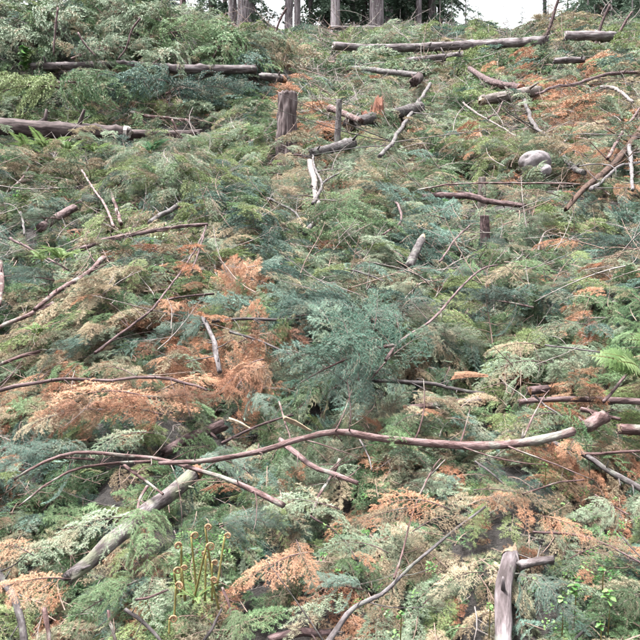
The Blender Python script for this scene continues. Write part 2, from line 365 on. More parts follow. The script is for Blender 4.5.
# ------------------------------------------------------------------ the ground: one sheet to the horizon
def axis(lo, hi, step, far):
    a = list(np.arange(lo, hi + 1e-6, step)); s = step
    l, h = [], []
    x = lo
    while x > -far: s *= 1.5; x -= s; l.append(x)
    s = step; x = hi
    while x < far: s *= 1.5; x += s; h.append(x)
    return np.array(l[::-1] + a + h)
gx, gy = axis(-15, 15, .1, 800), axis(-3, 31, .1, 800)
GX, GY = np.meshgrid(gx, gy); GZ = hg(GX, GY)
nx, ny = len(gx), len(gy)
I = np.arange(nx * ny).reshape(ny, nx)
GF = np.stack([I[:-1, :-1], I[:-1, 1:], I[1:, 1:], I[1:, :-1]], -1).reshape(-1, 4).astype(np.int32)
def ground_mat():
    m = bpy.data.materials.new('forest_soil'); n, nd, L = nodes_of(m)
    geo = nd.new('ShaderNodeNewGeometry')
    a = nd.new('ShaderNodeTexNoise'); a.inputs['Scale'].default_value = 1.3; a.inputs['Detail'].default_value = 4
    b = nd.new('ShaderNodeTexNoise'); b.inputs['Scale'].default_value = 45; b.inputs['Detail'].default_value = 5; b.inputs['Roughness'].default_value = .7
    L.new(geo.outputs['Position'], a.inputs['Vector']); L.new(geo.outputs['Position'], b.inputs['Vector'])
    ra = ramp(nd, [(.35, (0.003, 0.001, 0.001)), (.55, (0.006, 0.004, 0.003)), (.7, (0.010, 0.006, 0.004))])
    rb = ramp(nd, [(.3, (0.001, 0.001, 0.001)), (.5, (0.008, 0.005, 0.003)), (.72, (0.018, 0.013, 0.009))])
    L.new(a.outputs['Fac'], ra.inputs[0]); L.new(b.outputs['Fac'], rb.inputs[0])
    mi = nd.new('ShaderNodeMix'); mi.data_type = 'RGBA'; mi.inputs[0].default_value = .55
    L.new(ra.outputs[0], mi.inputs[6]); L.new(rb.outputs[0], mi.inputs[7])
    bs = nd.new('ShaderNodeBsdfPrincipled'); bs.inputs['Roughness'].default_value = .9
    bp = nd.new('ShaderNodeBump'); bp.inputs['Distance'].default_value = .03; L.new(b.outputs['Fac'], bp.inputs['Height']); L.new(bp.outputs[0], bs.inputs['Normal'])
    L.new(mi.outputs[2], bs.inputs['Base Color'])
    o = nd.new('ShaderNodeOutputMaterial'); L.new(bs.outputs[0], o.inputs[0])
    return m
g = link('ground', mesh_np('ground', np.stack([GX, GY, GZ], -1).reshape(-1, 3), GF, [ground_mat()]))
tag(g, 'steep hillside soil strewn with dead needles', 'ground', kind='structure')

# ------------------------------------------------------------------ standing trees on the skyline
def crown_geo(seed, n, z0, z1, rmax, size=1.0):
    rg = np.random.default_rng(seed); N, S = [], []
    base = [spray(900 + i, L=.55, ntw=8, nl=.05, nw=.014, dens=120, flat=.9, curl=.15, droop=.3, sub=2) for i in range(3)]
    for k in range(n):
        u = (k + rg.random()) / n; z = z0 + (z1 - z0) * u
        sc = rmax * (1 - u * .85) * rg.uniform(.6, 1.1) / .55
        M = Matrix.Translation((0, 0, z)) @ Matrix.Rotation(rg.uniform(0, 6.283), 4, 'Z') @ Matrix.Rotation(math.radians(rg.uniform(0, 28)), 4, 'Y') @ Matrix.Rotation(rg.uniform(-.4, .4), 4, 'X') @ Matrix.Scale(sc, 4)
        nn, ss = base[k % 3]
        N.append(xf(M, nn.reshape(-1, 3)).reshape(-1, 3, 3)); S += [(xf(M, q), a * sc, b * sc) for q, a, b in ss[:6]]
    return np.concatenate(N), S
def crown_mesh(*a):
    N, S = crown_geo(*a); return spray_mesh('crown', N, S, NM['f'], TWIG)
CROWNS = [crown_mesh(1, 60, 5.5, 25, 2.6), crown_mesh(2, 46, 8.5, 26, 2.4), crown_mesh(3, 70, 2.2, 24, 2.6)]
YOUNG = [crown_mesh(4, 34, .25, 3.4, 1.1), crown_mesh(5, 30, .2, 2.6, 1.2)]
def trunk_mesh(seed, r, H):
    path = catmull([(0, 0, -.5), (.03, 0, 2), (-.04, .05, 9), (.05, 0, H)], 26)
    V, Fc, B = tube_geo(path, [r * 1.25, r * 1.02, r * .95, r * .8, r * .3], 14, .06, fiss=.10, seed=seed)
    return mesh_np('trunk', V, Fc, [BK['t']], bk=B)
TR = [trunk_mesh(31, .26, 27), trunk_mesh(32, .2, 26), trunk_mesh(33, .15, 24)]
def dead_twigs(seed, r):
    rg = np.random.default_rng(seed); S = []
    for k in range(16):
        z = rg.uniform(.8, 8); az = rg.uniform(0, 6.28); l = rg.uniform(.4, 1.6)
        t = np.linspace(0, 1, 4)
        S.append((np.stack([np.cos(az) * l * t, np.sin(az) * l * t, z + .1 * t - .35 * l * t * t], 1), .018, .005))
    return S
DT = []
for i in range(2):
    V, Fc = stems_geo(dead_twigs(50 + i, .2), 4); DT.append(mesh_np('dead_limb', V, Fc, [TWIG_GREY]))
def standing(px, d, tk, ck, label, s=1.0, group='standing trees on the skyline', rz=0.0, dead=True):
    x = (px - 320) / F * d
    e = bpy.data.objects.new('fir_tree', None); COL.objects.link(e); e.location = (x, d, ground(x, d)); e.rotation_euler = (0, 0, rz); e.scale = (s, s, s)
    tag(e, label, 'tree', group)
    link('trunk', TR[tk], e)
    c = link('crown', CROWNS[ck], e); c['kind'] = 'stuff'
    if dead:
        c = link('dead_limbs', DT[tk % 2], e); c['kind'] = 'stuff'
    return e
ST = [ # px, distance, trunk, crown, scale, label
 (232, 31, 1, 1, 1.0, 'tall fir with dark slim trunk, left end of the cluster above the brush pile'),
 (243, 29.5, 0, 0, .95, 'tall fir with thick pale trunk standing left of the first sky gap'),
 (252, 34, 1, 1, .9, 'tall fir with shadowed trunk just right of the thick pale trunk'),
 (289, 31, 0, 1, .75, 'slim fir trunk between the two sky gaps, mottled grey'),
 (297, 33, 2, 1, 1.1, 'pale slim fir trunk on the left edge of the wider sky gap'),
 (311, 35, 2, 1, .8, 'thin dark fir trunk standing inside the wider sky gap'),
 (325, 36, 1, 0, 1.0, 'dark fir trunk on the right edge of the wider sky gap'),
 (336, 28.6, 1, 1, 1.0, 'pale grey fir trunk rising behind the orange-ended top log'),
 (352, 36, 2, 0, 1.0, 'thin dark fir trunk between the pale trunk and the thickest trunk'),
 (376, 29.5, 0, 0, 1.15, 'thickest grey fir trunk at the top centre of the picture'),
 (389, 34, 1, 2, 1.0, 'fir trunk close on the right of the thickest trunk'),
 (407, 37, 1, 2, 1.0, 'dim fir trunk second to the right of the thickest trunk'),
 (419, 33, 2, 0, 1.0, 'slim fir trunk third to the right of the thickest trunk'),
 (431, 36, 1, 2, 1.0, 'dark fir trunk on the right of the row, nearing the young firs'),
 (545, 40, 2, 1, .9, 'thin fir trunk at the right rim of the broad white sky'),
 (590, 36, 2, 1, .8, 'thin pale trunk above the right-hand short grey log'),
 (606, 34, 2, 2, .75, 'slim dark fir near the top right corner'),
 (630, 37, 1, 1, .9, 'fir trunk closest to the top right corner'),
 (135, 38, 1, 2, 1.0, 'dark fir behind the upper left brush pile, left of two'),
 (165, 40, 1, 2, 1.0, 'dark fir behind the upper left brush pile, right of two'),
]
for i, (px, d, tk, ck, s, lb) in enumerate(ST): standing(px, d, tk, ck, lb, s, rz=i * 1.3)
WT = []
rg = np.random.default_rng(5)
far_tr = [(x, d) for x in list(range(-260, 262, 34)) + list(range(330, 436, 15)) + list(range(590, 900, 17)) for d in (37, 43, 50) if not (264 < x < 322)]
Nf, Sf = [], []
cN = [crown_geo(70 + i, 70, .5, 16, 3.4) for i in range(2)]
for k, (x, d) in enumerate(far_tr):
    d = d + rg.uniform(-3, 4); xx = (x + rg.uniform(-9, 9) - 320) / F * d
    M = Matrix.Translation((xx, d, ground(xx, d))) @ Matrix.Rotation(rg.uniform(0, 6.28), 4, 'Z')
    n_, s_ = cN[k % 2]
    if rg.random() < .8: Nf.append(xf(M, n_.reshape(-1, 3)).reshape(-1, 3, 3))
    Sf.append((np.array([[xx, d, ground(xx, d) - .5], [xx, d, ground(xx, d) + 12], [xx, d, ground(xx, d) + 22]]), .2, .08))
fw = link('far_forest', spray_mesh('far_forest', np.concatenate(Nf), Sf, NM['f'], BK['d']))
tag(fw, 'dim mass of forest standing behind the skyline trunks', 'forest', kind='stuff')
YG = [(440, 29.5, 1, 1.0, 'dense young fir left of the broad white sky, rear'), (466, 29.5, 0, .85, 'dense young fir at the left rim of the broad white sky'), (548, 29, 0, .8, 'young fir at the right rim of the broad white sky'), (588, 29, 1, 1.1, 'dense young fir behind the short thick log at upper right'),
      (612, 29.5, 0, 1.1, 'dense young fir behind the upright bare branches at upper right'), (640, 29, 1, 1.2, 'dense young fir in the top right corner'), (5, 16, 1, 1.0, 'young fir in the top left corner behind the brush'), (35, 17, 0, 1.0, 'young fir behind the pale skyline brush at upper left'), (268, 30, 1, .6, 'low young fir filling the first sky gap'), (312, 30, 0, .5, 'low young fir filling the wider sky gap'),
      (452, 27.5, 0, .62, 'young green fir on the crest left of the white sky'), (478, 28, 1, .62, 'young fir in the gap below the broad white sky, left'), (522, 28.5, 0, .5, 'small young fir under the broad white sky'),
      (568, 27.5, 1, .95, 'bushy dark young fir right of the upright bare branch'), (632, 24, 0, .8, 'young fir at the right edge near the top'), (400, 28.3, 1, .5, 'small young fir in front of the dim trunks'),
      (262, 27, 0, .55, 'small young fir below the first sky gap')]
for i, (px, d, k, s, lb) in enumerate(YG):
    x = (px - 320) / F * d
    e = bpy.data.objects.new('young_fir', None); COL.objects.link(e); e.location = (x, d, ground(x, d)); e.scale = (s, s, s); e.rotation_euler = (0, 0, i * 2.1)
    tag(e, lb, 'tree', 'young firs along the crest')
    V, Fc, B = tube_geo([(0, 0, -.3), (0, .02, 1), (.02, 0, 3.3)], [.05, .04, .01], 7, seed=i)
    link('trunk', mesh_np('trunk', V, Fc, [BK['g']], bk=B), e); c = link('crown', YOUNG[k], e); c['kind'] = 'stuff'

# ------------------------------------------------------------------ logs, stumps and branches
def place(name, V, Fc, B, mat, parent=None, org=None):
    V = np.asarray(V); org = np.array(org if org is not None else V.mean(0))
    return link(name, mesh_np(name, V - org, Fc, [mat], bk=B), parent, (0, 0, 0) if parent else org), org
def cut_face(c, dirv, r, mat, parent, org, seed=0, jag=.1, name='cut_face'):
    """slightly uneven disc closing a log end"""
    dv = Vector(dirv).normalized(); a = dv.orthogonal().normalized(); b = dv.cross(a); rg = np.random.default_rng(seed)
    V = []; n = 14
    for k, q in enumerate((1.0, .8, .45)):
        for j in range(n):
            th = 6.2832 * j / n
            h = (.012 + .02 * k + jag * rg.uniform(-.4, 1)) * r if k else -.06 * r
            V.append(Vector(c) + (a * math.cos(th) + b * math.sin(th)) * r * q * 1.0 + dv * h)
    V.append(Vector(c) + dv * (.06 + jag * .5) * r)
    Fc = []
    for k in range(2):
        for j in range(n):
            l = (j + 1) % n; Fc.append((k * n + j, k * n + l, (k + 1) * n + l, (k + 1) * n + j))
    for j in range(n): Fc.append((2 * n + j, 2 * n + (j + 1) % n, 3 * n))
    V = np.array([list(v) for v in V])
    return link(name, mesh_np(name, V - org, Fc, [mat]), parent)
def splinter(c, dirv, r, ln, mat, parent, org, seed=0, name='broken_end'):
    """jagged broken wood: a ring of uneven spikes"""
    rg = np.random.default_rng(seed); dv = Vector(dirv).normalized(); a = dv.orthogonal().normalized(); b = dv.cross(a)
    n = 12; V = []
    for k in range(4):
        for j in range(n):
            th = 6.2832 * j / n
            hh = -.3 * r if k == 0 else ln * (k / 3) * (.35 + .65 * rg.random() + .4 * math.cos(th - seed)) * (1 if k else 0)
            q = (1.03, 1.0, .8, .42)[k]
            V.append(Vector(c) + (a * math.cos(th) + b * math.sin(th)) * r * q + dv * hh)
    V.append(Vector(c) + dv * ln * .35)
    Fc = [(k * n + j, k * n + (j + 1) % n, (k + 1) * n + (j + 1) % n, (k + 1) * n + j) for k in range(3) for j in range(n)]
    Fc += [(3 * n + j, 3 * n + (j + 1) % n, 4 * n) for j in range(n)]
    V = np.array([list(v) for v in V])
    return link(name, mesh_np(name, V - org, Fc, [mat], smooth=False), parent)
SEED = [100]
LINES = []       # world polylines of everything laid on the slash, so foliage can be kept off them
def branch(pts, w, mat, label, off=.24, name='fallen_branch', cat='branch', twigs=3, d=None, ends=None, group=None, taper=.7, kink=.45, tw_len=1.0, fiss=0, sides=9):
    """pts in photo pixels along the branch, w = width in pixels at start (or (start,end)); d = distance or list"""
    SEED[0] += 1; sd = SEED[0]; rg = np.random.default_rng(sd)
    ds = d if isinstance(d, (list, tuple)) else [d] * len(pts)
    W3 = [P(x, y, off, dd) for (x, y), dd in zip(pts, ds)]
    w0, w1 = w if isinstance(w, tuple) else (w, w * taper)
    dm = [p.y for p in W3]
    kw_ = 1.0 if name == 'log' else .85
    r0, r1 = w0 / F * dm[0] / 2 * kw_, w1 / F * dm[-1] / 2 * kw_
    # a stiff branch does not follow every bump: ease the distances towards a straight run
    if len(W3) > 2 and d is None:
        n = len(W3); tt = np.linspace(0, 1, n); lin = np.polyval(np.polyfit(tt, dm, min(2, n - 1)), tt)
        W3 = [P(x, y, off, .35 * a + .65 * b) for (x, y), a, b in zip(pts, dm, lin)]
    length = sum((W3[i + 1] - W3[i]).length for i in range(len(W3) - 1))
    n = int(np.clip(length / .05, 10, 60))
    path = catmull([tuple(p) for p in W3], n)
    V, Fc, B = tube_geo(path, [r0, r1], sides, max(.05, .22 if not fiss else .08), jag=.6, seed=sd, kink=kink, fiss=fiss)
    o, org = place(name, V, Fc, B, BK[mat])
    tag(o, label, cat, group); LINES.append(path)
    for k in range(twigs):
        i = int(rg.uniform(.1, .92) * (n - 1)); t = path[min(i + 1, n - 1)] - path[max(i - 1, 0)]; t /= np.linalg.norm(t)
        sdv = np.cross(t, [0, -.6, .8]); sdv /= np.linalg.norm(sdv) + 1e-6
        dv = t * rg.uniform(.3, 1) + sdv * rg.choice([-1, 1]) * rg.uniform(.5, 1) + np.array([0, -.15, .25]) * rg.uniform(0, 1.4)
        dv /= np.linalg.norm(dv)
        ll = tw_len * length * rg.uniform(.05, .2) + .03; rr = (r0 + (r1 - r0) * i / n)
        bend = rg.normal(0, .25, 3)
        tp = np.array([path[i] + dv * ll * q + bend * ll * q * q * .6 for q in np.linspace(0, 1, 6)])
        V, Fc, B = tube_geo(tp, [rr * .3, rr * .1], 5, .1, seed=sd + k, kink=.5)
        place('side_twig', V, Fc, B, BK[mat], o, org)
    for k in range(int(np.clip(length / .12, 2, 7)) if name == 'fallen_branch' else int(np.clip(length / .3, 1, 5))):      # snapped-off twig stubs
        i = int(rg.uniform(.05, .95) * (n - 1)); t = path[min(i + 1, n - 1)] - path[max(i - 1, 0)]; t /= np.linalg.norm(t); rr = r0 + (r1 - r0) * i / n
        dv = np.cross(t, rg.normal(0, 1, 3)); dv /= np.linalg.norm(dv); dv = dv + t * rg.uniform(-.1, .6) + np.array([0, -.2, .3]); dv /= np.linalg.norm(dv); ll = rr * rg.uniform(1.5, 3.2) + .006
        V, Fc, B = tube_geo([path[i], path[i] + dv * ll * .6, path[i] + dv * ll], [rr * .34, rr * .24, rr * .16], 5, .2, jag=.5, seed=sd + k + 50)
        place('twig_stub', V, Fc, B, BK[mat], o, org)
    if ends:
        for which, kind, mt in ends:
            i, j = (0, 1) if which == 0 else (-1, -2)
            dv = path[i] - path[j]; r = (r0 if which == 0 else r1)
            if kind == 'cut': cut_face(path[i] + dv / np.linalg.norm(dv) * r * .1, dv, r * 1.0, mt, o, org, sd)
            else: splinter(path[i], dv, r * .98, r * kind, mt, o, org, sd)
    return o

LOG = dict(name='log', cat='log', twigs=1, taper=.92, kink=.1, fiss=.12, sides=18, tw_len=.3)
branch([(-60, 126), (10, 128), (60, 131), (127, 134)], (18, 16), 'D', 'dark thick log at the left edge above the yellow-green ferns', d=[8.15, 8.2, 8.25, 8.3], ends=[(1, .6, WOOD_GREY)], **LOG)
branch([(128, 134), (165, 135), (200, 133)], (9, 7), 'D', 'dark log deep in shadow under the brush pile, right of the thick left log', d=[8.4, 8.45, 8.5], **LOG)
branch([(30, 66), (76, 66), (113, 65), (151, 67), (186, 69), (255, 69)], (8, 9), 'l', 'long grey log lying across the upper left brush pile', d=[10.7, 10.65, 10.6, 10.6, 10.6, 10.7], **LOG)
branch([(262, 76), (284, 79)], (8, 8), 'l', 'short grey log stub poking out behind the tall stump', d=[11, 10.8], ends=[(1, 1.0, WOOD_ORANGE)], **LOG)
branch([(334, 46), (372, 48), (430, 47), (472, 45), (545, 41)], (8, 10), 'l', 'longest pale grey log across the top of the slope', off=.68, ends=[(0, .5, WOOD_GREY)], **LOG)
branch([(330, 27.5), (361, 28), (400, 28), (446, 28)], (4, 4), 'l', 'thin log under the skyline with an orange broken left end', d=[26.5, 26.7, 26.8, 27], ends=[(0, 1.2, WOOD_ORANGE)], **LOG)
branch([(566, 36), (597, 36), (612, 37)], (10, 10), 'l', 'short thick grey log high on the right, near the thin pale trunk', off=.68, ends=[(0, 'cut', WOOD_GREY)], **LOG)
branch([(408, 61), (440, 58), (467, 55)], (7, 7), 'l', 'grey log just below the longest pale log', off=.55, **LOG)
branch([(555, 61), (584, 60)], (6, 6), 'l', 'short grey log between the upright bare branches, top right', off=.5, **LOG)
branch([(350, 68), (380, 71), (418, 75)], (5, 6), 'g', 'slim dark grey log under the longest pale log, angled down', off=.5, ends=[(1, 'cut', WOOD_ORANGE)], **LOG)
branch([(414, 82), (419, 77)], (9, 9), 'd', 'stubby dark log with bright orange cut end', off=.5, ends=[(1, 'cut', WOOD_ORANGE)], **dict(LOG, twigs=0))
branch([(349, 125), (370, 119), (397, 113), (420, 107)], (12, 11), 'g', 'grey log with pale cut end beside the red rotten stump', off=.44, ends=[(0, 'cut', WOOD)], **LOG)
branch([(330, 108), (345, 114), (361, 121)], (7, 6), 'r', 'pinkish broken log behind the thin upright stake', off=.55, ends=[(0, .8, WOOD_ORANGE)], **LOG)
branch([(312, 153), (335, 148), (352, 143)], (8, 11), 'g', 'grey log lying at the foot of the thin upright stake', off=.4, ends=[(1, 'cut', WOOD_GREY)], **LOG)
branch([(470, 69), (492, 82), (521, 88)], (5, 8), 'd', 'dark log with reddish end left of the upright bare branch', off=.5, ends=[(1, 1, WOOD_RED)], **LOG)
branch([(482, 101), (505, 96), (537, 91)], (9, 12), 'p', 'peeled pinkish log on the upper right slope', off=.45, ends=[(0, 1.4, WOOD)], **LOG)
branch([(424, 197), (465, 196), (489, 201), (524, 206)], (7, 5), 'd', 'straight dark log lying across the middle right slope', off=.26, **LOG)
branch([(566, 209), (585, 188), (606, 171), (626, 150), (645, 124)], (4.5, 7), 'x', 'reddish bark log slanting up to the right edge', off=.34, **dict(LOG, twigs=5, tw_len=.9))
branch([(70, 577), (89, 563), (120, 534), (141, 514), (170, 494), (194, 474)], (14, 16), 'm', 'mossy grey log slanting across the lower left', off=.19, ends=[(1, 1.6, WOOD_ORANGE)], **dict(LOG, twigs=2))
branch([(503, 660), (504, 620), (504, 584), (510, 556)], (17, 16), 'l', 'grey log with splintered yellow top standing out at bottom right', off=.13, ends=[(1, 2.2, WOOD)], **dict(LOG, fiss=.03, sides=16))
branch([(520, 566), (535, 562), (552, 560)], (9, 8), 'm', 'short mossy chunk of wood beside the splintered yellow-topped log', off=.18, **LOG)
branch([(270, 640), (300, 632), (330, 634)], (9, 9), 'd', 'dark log peeking out at the bottom edge left of the curved branch', off=.06, **LOG)
branch([(165, 452), (190, 438), (222, 425)], (10, 12), 'd', 'dark log in the hollow below the rust-coloured boughs', off=.1, **LOG)
branch([(40, 228), (55, 219), (74, 208)], (9, 8), 'd', 'short dark log half buried on the left slope', off=.22, **LOG)
branch([(586, 427), (594, 422), (604, 417)], (13, 13), 'r', 'stubby pink-brown log at the right, past the end of the long pink branch', off=.3, ends=[(1, 'cut', WOOD_GREY)], **LOG)
branch([(650, 431), (636, 430), (620, 429)], (11, 11), 'r', 'log with round pale yellow cut end at the right edge', off=.3, ends=[(1, 'cut', WOOD)], **LOG)
branch([(520, 402), (545, 400), (571, 399), (612, 400), (650, 402)], (5, 7), 'd', 'dark straight log below the grey boughs on the right', off=.28, ends=[(0, 'cut', WOOD_ORANGE)], **LOG)
branch([(530, 391), (546, 389)], (9, 8), 'd', 'small log chunk with rounded orange cut end', off=.36, ends=[(0, 'cut', WOOD_ORANGE), (1, 'cut', WOOD_ORANGE)], **dict(LOG, twigs=0))
branch([(405, 408), (447, 404), (480, 400)], (7, 9), 'r', 'reddish splintered log between the fir top and the right-hand logs', off=.22, ends=[(0, 1.5, WOOD_RED), (1, 1.5, WOOD_RED)], **LOG)
branch([(409, 267), (416, 252), (422, 240)], (11, 9), 'g', 'leaning broken stick with long pale yellow splintered tip', off=.3, ends=[(1, 5.5, WOOD)], **dict(LOG, twigs=0, name='broken_stick', cat='stick'))

def wood_chip(pts, wpx, mat, label, off=.3):
    SEED[0] += 1; a, b = P(*pts[0], off), P(*pts[1], off); k = a.y / F; rg = np.random.default_rng(SEED[0])
    path = catmull([tuple(a), tuple((a + b) / 2 + Vector((0, 0, .15 * wpx * k))), tuple(b)], 12); n = 7; V, Fc = [], []
    for i, p in enumerate(path):
        u = i / 11; r = wpx * k / 2 * (1 - .55 * u ** 3)
        for j in range(n):
            th = 6.283 * j / n; q = r * (1 + .35 * math.sin(j * 2.3 + SEED[0]) + .08 * rg.normal())
            V.append(p + np.array([rg.normal(0, .1) * r if i in (0, 11) else 0, math.cos(th) * q * .7, math.sin(th) * q * .75]) + (path[-1] - path[0]) * (rg.uniform(-.12, .16) if i in (0, 11) else 0))
    Fc = [(i * n + j, i * n + (j + 1) % n, (i + 1) * n + (j + 1) % n, (i + 1) * n + j) for i in range(11) for j in range(n)] + [tuple(range(n)), tuple(range(11 * n, 12 * n))]
    V = np.array(V); org = V.mean(0); o = link('wood_chip', mesh_np('wood_chip', V - org, Fc, [mat], smooth=False), None, org); tag(o, label, 'wood chip'); LINES.append(path)
    return o
wood_chip([(452, 377), (485, 376)], 10, WOOD_ORANGE, 'tan slab of split wood with a rough orange face', .34)
wood_chip([(227, 419), (249, 428)], 6, WOOD, 'small yellowish wood chip left of the thin dark stick')
wood_chip([(284, 418), (309, 430)], 8, WOOD, 'tan splinter of wood just above the long arching branch', .34)

